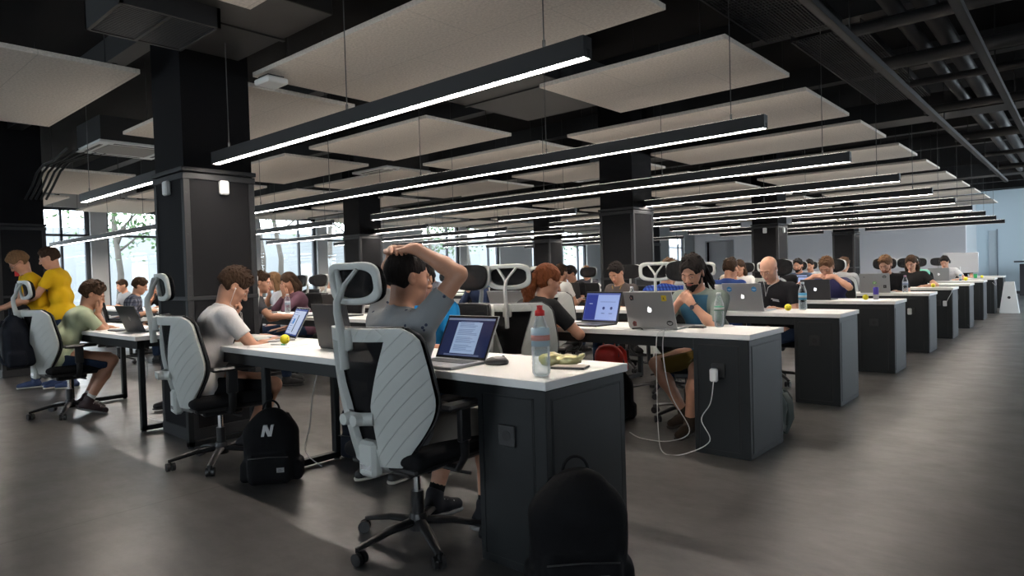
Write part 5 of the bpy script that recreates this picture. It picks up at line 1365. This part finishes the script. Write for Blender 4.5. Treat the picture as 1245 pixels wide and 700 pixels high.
person('smiling woman with tied brown hair in a white top, left of the bald man', (-2.66, 8.55, 0), R(168), hair='brown', hstyle='long', female=True, q=1, lean=12, hp=14, hy=10, shirt=cl('white_top', (.60,.60,.58)), sleeve=.9, skin=SKIN2,
       hands={'R': HA(rel=(.06, .10, -.18), pole=(1, 0, -.9), d=(-.1, .0, 1), n=(0, -1, 0), curl=60)}, **PK)
person('person with a pale face behind the smiling woman in white', (-3.62, 10.4, 0), R(172), hair='sandy', hstyle='short', q=2, lean=12, hp=14, shirt=cl('beige', (.40,.34,.28)), sleeve=.62, **PK)
person('man in black with his hand over his eyes behind a dark laptop', (-4.46, 6.58, 0), R(158), hair='dark', hstyle='thick', q=1, lean=20, hp=26, shirt=BLACKC, sleeve=.62,
       hands={'R': HA(rel=(.03, .13, -.13), pole=(1, -.1, -.9), d=(-.05, -.05, 1), n=(0, -1, 0), curl=10), 'L': HA(W=(-.12, .36, .80))}, **PK)
person('person in a white T-shirt, left of the man covering his eyes', (-4.10, 5.42, 0), R(-6), hair='brown', hstyle='short', q=1, lean=10, hp=10, shirt=cl('white_top', (.60,.60,.58)), sleeve=.62, **PK)
person('man in headphones and a navy top with his hand on his mouth', (-4.72, 4.64, 0), R(158), hair='brown', hstyle='buzz', q=1, lean=14, hp=18, headset=True, shirt=cl('navy', (.014,.022,.05)), sleeve=1.9, skin=SKIN2,
       hands={'R': HA(rel=(.02, .13, -.17), pole=(1, -.1, -.9), d=(-.05, 0, 1), n=(0, -1, 0), curl=60)}, **PK)
person('man in a dark grey T-shirt typing, just right of the wide pillar', (-5.36, 1.58, 0), R(-32), hair='brown', hstyle='short', q=1, lean=14, hp=10, hy=-8, shirt=cl('slate', (.055,.055,.062)), sleeve=.62,
       hands={'R': HA(W=(.18, .50, .80), pole=(1, -.4, -.8), d=(.1, 1, -.1)), 'L': HA(W=(-.02, .44, .80))}, **PK)
person('woman with long dark hair covering her face with both hands', (-6.22, 2.80, 0), R(170), hair='brown', hstyle='long', female=True, q=1, lean=18, hp=28, shirt=cl('plum', (.10,.05,.07)), sleeve=1.85,
       hands={'R': HA(rel=(.05, .125, -.14), pole=(1, 0, -.9), d=(-.1, -.03, 1), n=(0, -1, 0), curl=10), 'L': HA(rel=(-.05, .125, -.14), pole=(-1, 0, -.9), d=(.1, -.03, 1), n=(0, -1, 0), curl=10)}, **PK)
person('woman in a pale top, left of the woman covering her face', (-6.72, 2.82, 0), R(150), hair='light', hstyle='long', female=True, q=1, lean=12, hp=14, shirt=cl('pale_tee', (.40,.42,.45)), sleeve=.62,
       hands={'R': HA(rel=(.06, .10, -.17), pole=(1, 0, -.9), d=(-.1, -.05, 1), n=(0, -1, 0), curl=40)}, **PK)
person('man in a white T-shirt bending forward, left of the raised headrest', (-6.98, 3.52, 0), R(-20), hair='sandy', hstyle='short', q=1, lean=22, hp=30, shirt=cl('white_top', (.60,.60,.58)), sleeve=.62, **PK)
person('person with brown hair beyond the man in the bending white T-shirt', (-8.3, 5.45, 0), R(-10), hair='brown', hstyle='short', q=2, lean=12, hp=12, shirt=cl('grey_blue', (.10,.13,.18)), sleeve=.62, **PK)
person('man in a plaid shirt in profile, between the man in green and the pillar', (-9.05, 1.62, 0), R(-28), hair='brown', hstyle='thick', q=1, lean=18, hp=22, shirt=checks_mat('grey_plaid', (.05,.06,.09), (.16,.17,.21), (.02,.02,.03), 16), sleeve=1.4, **PK)
person('smiling man in black leaning on his hand, facing the man in plaid', (-10.5, 2.80, 0), R(195), hair='dark', hstyle='thick', q=1, lean=24, hp=20, hy=20, shirt=BLACKC, sleeve=.62,
       hands={'R': HA(rel=(.05, .11, -.18), pole=(1, 0, -.9), d=(-.1, 0, 1), n=(0, -1, 0), curl=70)}, **PK)
person('person in white behind the smiling man in black', (-11.2, 4.6, 0), R(170), hair='brown', hstyle='short', q=2, lean=12, hp=14, shirt=cl('white_top', (.60,.60,.58)), sleeve=.62, **PK)
# chairs of the far people
far = [(-.56, 8.66, 176, 'black-fronted chair behind the man with a red beard'), (-.60, 10.54, 178, 'black-fronted chair behind the long-haired woman'), (-.70, 14.32, 180, 'chair of the man with headphones and white shirt'), (-.80, 12.34, 170, 'chair of the person in mint'),
       (-1.40, 9.12, 4, 'white-framed chair of the man in the grey hooded top'), (-2.34, 10.5, 178, 'dark headrest behind the man with sunglasses on his hair'), (-2.70, 12.35, 178, 'chair of the young man looking sideways'), (-2.30, 8.82, 0, 'chair of the person behind the bald man'),
       (-2.40, 4.78, 190, 'white-rimmed dark chair behind the man in brown'), (-1.47, 3.58, 22, 'white-framed chair above the silver stickered laptop, left of the blue checked shirt'), (-2.30, 5.5, 0, 'chair of the person beside the blue checked shirt'), (-1.82, 5.44, 6, 'white-framed chair headrest right of the dreadlocks'),
       (-2.62, 8.72, 180, 'chair of the smiling woman in white'), (-3.6, 10.55, 180, 'chair of the person behind the smiling woman'), (-4.45, 6.76, 172, 'chair of the man covering his eyes'), (-4.12, 5.36, 2, 'white-framed chair left of the man covering his eyes'),
       (-4.72, 4.82, 172, 'chair of the man in the navy top'), (-5.46, 1.54, -20, 'white-framed chair of the man in the dark grey T-shirt'), (-6.22, 2.96, 178, 'dark headrest behind the woman covering her face'), (-6.80, 2.98, 165, 'chair of the woman with light brown hair'), (-7.02, 3.44, -12, 'chair of the man in the bending white T-shirt'),
       (-9.22, 1.56, -20, 'white-framed chair behind the man in plaid'), (-10.5, 2.98, 195, 'chair of the smiling man in black'), (-2.60, 3.42, 20, 'empty white-framed chair, its headrest left of the nearer white headrest'), (-8.35, 5.4, 0, 'chair beyond the bending white T-shirt')]
for f_ in far:
    x, y, a, l = f_
    if 160 < a < 200: x -= .13; y -= .08; a += 12
    chair(x, y, a, l)
emp = [(-5.2, 4.78, 176), (-5.7, 2.98, 182), (-6.0, 4.8, 170), (-7.0, 4.95, 186), (-8.6, 4.8, 176), (-9.6, 4.82, 186), (-10.4, 4.9, 175), (-11.6, 3.0, 185), (-5.6, 6.75, 180), (-6.2, 6.8, 175), (-9.0, 6.75, 182), (-10.2, 6.8, 176), (-4.0, 8.7, 180), (-5.1, 8.7, 178), (-3.3, 6.9, 190)]
for x, y, a in emp: chair(x, y, a, 'empty black-fronted office chair among the rows by the windows', 'empty chairs in the rear rows')
bg_ = [(-7.9, 4.62, 170, 'dark', 'long', (.30,.02,.02)), (-8.4, 6.6, 172, 'brown', 'short', (.3,.3,.32)), (-9.7, 6.6, 165, 'dark', 'short', (.02,.02,.03)), (-6.4, 6.55, 175, 'dark', 'short', (.1,.2,.35)), (-7.0, 8.5, 175, 'brown', 'long', (.4,.4,.4)), (-5.6, 8.5, 178, 'sandy', 'short', (.04,.04,.05)), (-11.5, 6.6, 175, 'dark', 'short', (.35,.3,.25)), (-5.9, 10.4, 178, 'dark', 'short', (.15,.02,.03)), (-12.3, 2.8, 190, 'brown', 'short', (.3,.33,.36)), (-9.9, 8.5, 175, 'dark', 'short', (.1,.1,.12)), (-4.6, 10.4, 176, 'brown', 'short', (.3,.3,.3))]
bl = ['person in red with long dark hair in the rear rows', 'person in grey near the black pillar in the rear', 'person in near-black beside the rear windows', 'person in mid blue behind the raised elbow', 'person with long brown hair far in the rear', 'sandy-haired person in dark clothes in the rear', 'person in beige by the rear windows', 'person in dark red far behind the white headrests', 'person in pale blue-grey beyond the smiling man in black', 'dark-haired person in charcoal in the rear', 'brown-haired person in grey far behind the red-haired woman']
for (x, y, a, hc_, hst, c), l in zip(bg_, bl):
    person(l, (x, y, 0), R(a), hair=hc_, hstyle=hst, q=2, lean=14, hp=16, shirt=cl('bg%.2f%.2f' % (c[0], c[2]), c), sleeve=.65, female=hst == 'long', **PK)
# ------------------------------------------------------------------ things on and under the desks
laptop(-.685, .125, 2, 'open silver laptop showing a text page, in front of the man holding his head', screen='doc', lid=118, w=.32, d=.22)
laptop(-1.66, .36, 176, 'black laptop seen from behind on the nearest desk', alu=False, screen='light', lid=100, w=.38, d=.25)
laptop(-2.62, .37, -16, 'open laptop with a bright page in front of the man in the white T-shirt', screen='code', lid=118, w=.32, d=.22)
laptop(-4.52, .30, 186, 'dark grey laptop seen from behind on the left desk', screen='light', logo='dark', lid=112, alu=False)
laptop(-6.1, 2.14, 182, 'brownish laptop lid beyond the left desk', alu=False, screen='light', lid=104)
laptop(-1.30, 2.16, -6, 'dark laptop with a blue-and-white page in front of the red-haired woman', alu=False, screen='side', lid=108, w=.35, d=.24)
laptop(-2.02, 2.28, 184, 'wide silver laptop with a round dark logo seen from behind, left of the white chair', screen='light', logo='dark', lid=112, w=.40, d=.27)
YEL = (.55, .40, .03)
laptop(-.70, 2.17, 180, 'silver laptop with a glowing logo and small stickers in front of the man with dreadlocks', screen='light', logo='glow', lid=106, w=.36, d=.25,
       stickers=[(.12, .085, 'blob', (.02,.02,.03), (.5,.3,.25)), (-.12, .082, 'box', YEL, (.05,.03,.01)), (.13, -.10, 'blob', (.15,.03,.03), (.02,.02,.02)), (-.135, -.09, 'round', (.02,.02,.02), (.5,.5,.5))])
laptop(-.82, 4.06, 176, 'silver laptop with two blue hexagon stickers in front of the bald man', screen='light', logo='glow', lid=106, w=.36, d=.25, stickers=[(.115, .07, 'hex', (.04,.25,.50), (.5,.65,.8)), (-.115, .07, 'hex', (.04,.25,.50), (.5,.65,.8))])
laptop(-.80, 6.02, 176, 'dark grey laptop with a small glowing logo below the folded hands', screen='light', logo='glow', lid=96, alu=False, w=.32, d=.22)
laptop(-1.12, 4.0+1.93, 100, 'dark laptop lid seen edge-on beside the blue-labelled bottle', screen='light', lid=110, alu=False, w=.36, d=.25)
laptop(-.62, 7.92, 178, 'silver laptop covered with stickers, a green one in the middle', screen='light', lid=100, w=.36, d=.25, stickers=[(0, .0, 'round', (.10,.45,.05), (.6,.7,.5)), (.12, .08, 'box', (.5,.5,.5), (.05,.05,.05)), (-.12, .08, 'round', (.03,.03,.03), (.5,.5,.5)), (-.12, -.05, 'box', (.02,.02,.02), (.3,.3,.3))])
laptop(-.82, 9.80, 176, 'pale silver laptop in front of the long-haired woman', screen='light', lid=104)
laptop(-.72, 13.52, 178, 'silver laptop with a glowing logo in front of the man with headphones', screen='light', logo='glow', lid=100, w=.36, d=.25)
laptop(-4.15, 6.00, 172, 'dark laptop lid before the man covering his eyes', screen='light', lid=98, alu=False, w=.38)
laptop(-6.3, 2.16, 176, 'silver laptop with a light logo in front of the woman with light brown hair', screen='light', logo='glow', lid=100)
laptop(-4.92, 2.12, -30, 'open laptop with a bright screen under the hands of the man in dark grey', screen='light', lid=108, alu=False, w=.36)
laptop(-4.45, 2.2, 176, 'black laptop lid right of the bright screen, beyond the wide pillar', screen='light', lid=100, alu=False, w=.38)
laptop(-1.55, 7.95, 0, 'small laptop with a bluish screen left of the bald man', screen='light', lid=108, alu=False)
laptop(-2.3, 9.80, 0, 'laptop with a pale screen left of the folded-hands man', screen='light', lid=108, alu=False)
# big monitor seen from behind
r = empty('computer_monitor', (-.62, 15.42, DH), R(180), 'big white all-in-one monitor seen from behind at the far end', 'monitor')
mb = MB(); mb.box(-.33, .33, -.02, .01, .12, .56, .008); mb.build('display_casing', mat('pale_aluminium', (.62,.63,.65), .4, .3), r, smooth=True, auto=40)
MB().box(-.32, .32, -.0225, -.020, .17, .55).build('screen_glass', mat('bezel_black', (.006,.006,.007), .25), r)
mb = MB(); mb.box(-.08, .08, -.02, .10, 0, .008, .003); mb.tube([(0, .08, .006), (0, .05, .12), (0, .015, .25)], .03, 8, flat=.3); mb.build('stand', mat('pale_aluminium', (.62,.63,.65), .4, .3), r, smooth=True, auto=40)
# near desk
r = empty('computer_mouse', (-.475, .255, DH), R(-60), 'black computer mouse with a grey top on the nearest desk', 'mouse')
s = SDF(); s.ell((0, 0, .012), (.034, .055, .024), None, .01); s.ell((-.02, .0, .010), (.026, .040, .016), None, .01); s.half((0,0,0), (0,0,-1)); np_obj('mouse_body', [s.mesh(.004)], M_black, r)
s = SDF(); s.ell((.004, .012, .026), (.020, .035, .013), None, .01); np_obj('top_cover', [s.mesh(.0035)], mat('mouse_grey', (.20,.19,.19), .3, .2), r)
MB().cyl((-.004, .030, .034), (.004, .030, .034), .007, n=14).build('scroll_wheel', M_black, r)
bottle(-.11, .115, 'tall clear water bottle with a red sports cap at the corner of the nearest desk', h=.275, r=.036, cap=(.62,.02,.02), lab=(.45,.62,.72), lab2=(.72,.25,.18), fill=.42, sport=True, lz=(.50,.80))
# bag of crisps
r = empty('snack_bag', (-.215, .375, DH), R(20), 'crumpled silver and yellow snack bag beside the water bottle', 'snack bag')
s = SDF(); s.ell((.02, 0, .022), (.075, .045, .026), None, .02); s.ell((-.03, .0, .024), (.05, .04, .028), rotm(0, .3, .4), .02); s.cone((.06,-.02,.03), (.105,.01,.048), .012, .006, .02); s.half((0,0,.001), (0,0,-1))
V, F = s.mesh(.0085, noise=.006, nscale=75); np_obj('foil', [(V, F)], mat('silver_foil', (.50,.47,.24), .3, .5, var=.6, scale=26), r, smooth=False)
s = SDF(); s.ell((-.055, -.012, .026), (.036, .032, .028), None, .01); s.half((0,0,.001), (0,0,-1)); np_obj('yellow_end', [s.mesh(.004, noise=.003, nscale=50)], mat('foil_yellow', (.62,.52,.02), .35, .2), r)
o = MB().box(-.075, .075, -.045, .045, 0, .009, .003).build('notebook', [mat('notebook_dark', (.03,.03,.03), .5)]); o.location = (-.135, .335, DH); o.rotation_euler = (0, 0, R(18)); tag(o, 'thin dark-edged notebook under the snack bag', 'notebook')
MB().box(-.070, .072, -.042, .042, .009, .0105).build('cover', mat('notebook_cover', (.42,.36,.32), .5), o)
ball(-2.30, .28, 'yellow ball beside the laptop of the man in the white T-shirt')
o = MB().box(-.15, .15, -.1, .1, 0, .0015).build('paper_sheet', mat('paper', (.66,.66,.64), .8)); o.location = (-2.24, .20, DH); o.rotation_euler = (0, 0, R(24)); tag(o, 'loose white paper sheets in front of the yellow ball', 'paper')
mb = MB(); mb.cyl((-.06, 0, .004), (.06, 0, .004), .004, n=10); o = mb.build('pen', mat('pen_white', (.6,.6,.6), .4), None, smooth=True); o.location = (-2.25, .21, DH+.002); o.rotation_euler = (0, 0, R(20)); tag(o, 'pen with green grip lying on the paper sheets', 'pen')
mb = MB(); mb.cyl((.02, 0, .004), (.05, 0, .004), .0048, n=10); mb.build('green_grip', mat('pen_green', (.02,.25,.08), .5), o)
# left desk
ball(-4.90, .26, 'yellow ball behind the elbow of the man in green', r=.028); ball(-4.52, .47, 'yellow ball beside the hand behind the dark grey laptop', r=.025)
o = MB().box(-.10, .10, -.06, .06, 0, .012, .004).build('notebook', mat('notebook_dark', (.03,.03,.03), .5)); o.location = (-4.86, .17, DH); tag(o, 'small dark notebook beside the yellow ball on the left desk', 'notebook'); MB().box(-.09, .09, -.05, .05, .012, .0135).build('cover', mat('notebook_cover2', (.10,.12,.16), .5), o)
# second desk
bottle(-.375, 2.36, 'clear water bottle with a green label beside the man with dreadlocks', h=.25, r=.032, cap=(.55,.60,.58), lab=(.05,.35,.20), lab2=(.62,.66,.62), fill=.15, lz=(.52,.66))
o = MB().box(-.075, .075, -.036, .036, 0, .009, .003).build('phone', M_black); o.location = (-.50, 2.24, DH); o.rotation_euler = (0,0,R(8)); tag(o, 'black phone lying beside the green-labelled bottle', 'phone'); MB().box(-.070, .070, -.032, .032, .009, .0096).build('screen', mat('bezel_black', (.006,.006,.007), .25), o)
for i, (x, y, a) in enumerate(((-1.02, 2.02, 10), (-.42, 2.42, 30))):
    o = MB().box(-.11, .11, -.075, .075, 0, .0015).build('paper_sheet', mat('paper', (.66,.66,.64), .8)); o.location = (x, y, DH); o.rotation_euler = (0, 0, R(a)); tag(o, ['white paper between the red-haired woman and the silver laptop', 'small papers behind the green-labelled bottle'][i], 'paper')
mt = MB(); mt.tube([(0,0,.006), (.05,.02,.01), (.09,-.02,.006)], .005, 6); o = mt.build('cable_coil', M_black, None, smooth=True); o.location = (-.82, 1.98, DH); tag(o, 'short black cable beside the dark laptop on the second desk', 'cable')
# third desk and beyond
bottle(-.42, 4.22, 'clear water bottle with a blue label beside the bald man', h=.27, r=.034, cap=(.55,.62,.66), lab=(.08,.38,.62), lab2=(.55,.60,.62), fill=.3, lz=(.40,.66))
ball(-.50, 4.08, 'yellow ball between the bald man and the blue-labelled bottle')
ball(-2.30, 4.10, 'yellow and black ball in front of the man in brown', r=.036)
bottle(-2.16, 4.22, 'water bottle with a blue label in front of the man in brown', h=.24, cap=(.6,.65,.7), lab=(.10,.38,.62), fill=.3); bottle(-2.06, 4.06, 'water bottle with a red and white label in front of the man in brown', h=.24, cap=(.6,.6,.6), lab=(.6,.15,.12), lab2=(.7,.7,.7), fill=.3)
ball(-.33, 6.02, 'yellow ball at the end of the fourth desk')
r = empty('drink_can', (-.25, 6.12, DH), 0, 'purple and silver can at the end of the fourth desk', 'can')
MB().lathe([(0,0),(.024,.001),(.027,.008),(.027,.125),(.022,.135),(0,.135)], 24).build('can_body', mat('can_silver', (.5,.5,.55), .3, .6), r, smooth=True); MB().lathe([(.0272,.055),(.0272,.125),(.022,.1355),(.0,.1355)], 24).build('purple_band', mat('can_purple', (.05,.03,.30), .35), r, smooth=True)
bottle(-.32, 8.02, 'clear water bottle beside the man with a red beard', h=.24, cap=(.6,.35,.45), lab=(.55,.6,.66), lab2=(.4,.45,.6), fill=.3)
ball(-.28, 9.82, 'yellow ball in front of the long-haired woman'); ball(-.30, 13.50, 'yellow ball in front of the man with headphones', r=.034); ball(-.24, 15.48, 'small yellow ball below the big white monitor')
o = MB().lathe([(0,0),(.032,.001),(.036,.09),(0,.09)], 20).build('green_cup', mat('cup_green', (.02,.30,.10), .5), None, smooth=True); o.location = (-.36, 15.5, DH); tag(o, 'small green cup below the big white monitor', 'cup')
o = MB().box(-.02,.02,-.03,.03,0,.12,.003).build('small_carton', mat('carton_blue', (.10,.25,.40), .5)); o.location = (-.40, 13.62, DH); tag(o, 'small blue carton beside the man with headphones', 'carton'); MB().box(-.0205,.0205,-.0305,.0305,.03,.09).build('carton_label', mat('paper', (.66,.66,.64), .8), o)
bottle(-5.85, 2.35, 'clear water bottle behind the bright screen, by the woman covering her face', h=.25, cap=(.6,.65,.7), lab=(.55,.6,.66), lab2=(.4,.5,.6), fill=.3)
ball(-5.52, 2.30, 'yellow ball in front of the woman covering her face')
# charger and cables
def charger(x, y, z, label):
    r = empty('power_adapter', (x, y, z), 0, label, 'charger'); MB().box(-.024, .024, -.042, -.012, -.040, .040, .008).build('adapter_body', mat('white_abs', (.70,.71,.70), .4), r, smooth=True, auto=40); MB().box(-.012, .012, -.013, -.001, -.02, .02, .003).build('plug', mat('white_abs', (.70,.71,.70), .4), r)
y2 = YS[1]
charger(-.215, y2, .50, 'white power adapter plugged into the second cabinet')
cable([(-.215, y2-.035, .46), (-.235, y2-.04, .33), (-.30, y2-.03, .22), (-.24, y2-.05, .10), (-.38, y2-.10, .012), (-.50, y2-.14, .006), (-.58, y2-.06, .10), (-.60, y2-.03, .45), (-.60, y2-.02, .70), (-.57, y2-.012, .757), (-.56, y2+.06, .758), (-.575, y2+.12, .758)], 'white cable looping from the adapter up to the silver laptop')
cable([(-.545, y2+.10, .756), (-.545, y2-.012, .757), (-.55, y2-.03, .60), (-.50, y2-.03, .35), (-.42, y2+.05, .12), (-.55, y2+.02, .04), (-.80, y2+.10, .006), (-.95, y2+.2, .006)], 'white cable hanging from the desk edge before the bearded man')
for i in (4, 5):
    charger(-.215 if i == 4 else -.10, YS[i], .52, ['white power adapter on the fifth cabinet', 'white power adapter on the sixth cabinet'][i-4])
cable([(-.10, YS[5]-.03, .50), (-.05, YS[5]-.06, .60), (-.01, YS[5]-.04, .70), (-.03, YS[5]-.01, .757), (-.12, YS[5]+.1, .756)], 'white cable curling over the end of the sixth desk')
cable([(-.02, YS[8]-.01, .757), (.02, YS[8]-.03, .68), (.02, YS[8]-.02, .60), (-.04, YS[8]-.01, .66)], 'white cable at the end of the ninth desk')
cable([(-1.56, .05, .70), (-1.58, .02, .55), (-1.72, .08, .35), (-1.84, .12, .18), (-1.74, .16, .10)], 'grey cable hanging under the nearest desk before the jeans', m=mat('grey_cable', (.35,.35,.35), .5))
cable([(-4.30, .10, .70), (-4.34, .20, .50), (-4.55, .25, .25), (-4.50, .22, .05), (-4.30, .30, .006)], 'thin white cable below the left desk')
cable([(-.04, YS[6]-.02, .07), (.02, YS[6]-.05, .02), (.10, YS[6]+.2, .006), (.12, YS[6]+.5, .006)], 'dark cable on the floor at the seventh cabinet', m=M_black)
# bags
backpack(-2.03, .02, 0, 50, 'black backpack with a white letter N standing on the floor by the nearest desk', w=.30, h=.425, d=.19, logo=True, tagm=True)
backpack(.15, -.03, 0, 44, 'large black backpack leaning against the nearest cabinet', w=.34, h=.47, d=.20, tagm=True, tz=.24)
b = backpack(-5.44, -.45, .47, 172, 'dark backpack hanging from the chair of the man in green', w=.34, h=.46, d=.22, m=mat('navy_nylon', (.010,.012,.018), .7, bump=.3, bscale=40))
backpack(-1.30, 2.46, 0, 20, 'dark backpack under the second desk, below the red bag', w=.32, h=.40, d=.20)
r = backpack(-1.31, 2.44, .36, 20, 'bright red bag lying on a dark backpack under the second desk', w=.22, h=.22, d=.15, m=mat('red_nylon', (.50,.022,.012), .55, bump=.3, bscale=30))
backpack(-.13, 2.70, 0, -70, 'grey-green backpack on the floor behind the second cabinet', w=.24, h=.33, d=.14, m=mat('grey_green_nylon', (.085,.10,.095), .7, bump=.3, bscale=30))
backpack(-2.02, .62, 0, 10, 'navy backpack on the floor beside the legs in jeans', w=.26, h=.40, d=.16, m=mat('navy_nylon', (.010,.012,.018), .7, bump=.3, bscale=40))
# white floor unit and dark box at the far end
r = empty('floor_stand', (.22, 15.6, 0), 0, 'white tapered floor unit with a dark round hole, at the last desks', 'floor unit')
MB().add([(-.17,-.12,0),(.17,-.12,0),(.17,.12,0),(-.17,.12,0),(-.085,-.06,.66),(.085,-.06,.66),(.085,.06,.66),(-.085,.06,.66)], [(0,1,5,4),(1,2,6,5),(2,3,7,6),(3,0,4,7),(4,5,6,7),(3,2,1,0)]).build('tapered_shell', mat('white_abs', (.70,.71,.70), .4), r)
MB().cyl((0, -.105, .33), (0, -.085, .33), .028, n=20).build('round_hole', M_black, r)
o = MB().box(-.12, 1.2, 23.8, 24.3, 0, .98, .01).build('black_cupboard', mat('cupboard_black', (.02,.02,.026), .5)); tag(o, 'black cupboard at the right edge against the blue wall', 'cupboard')
mb = MB(); mb.box(.53, .54, 23.79, 23.80, .05, .93); mb.box(-.08, 1.16, 23.79, 23.80, .90, .905); mb.build('door_gap', M_anth2, o)
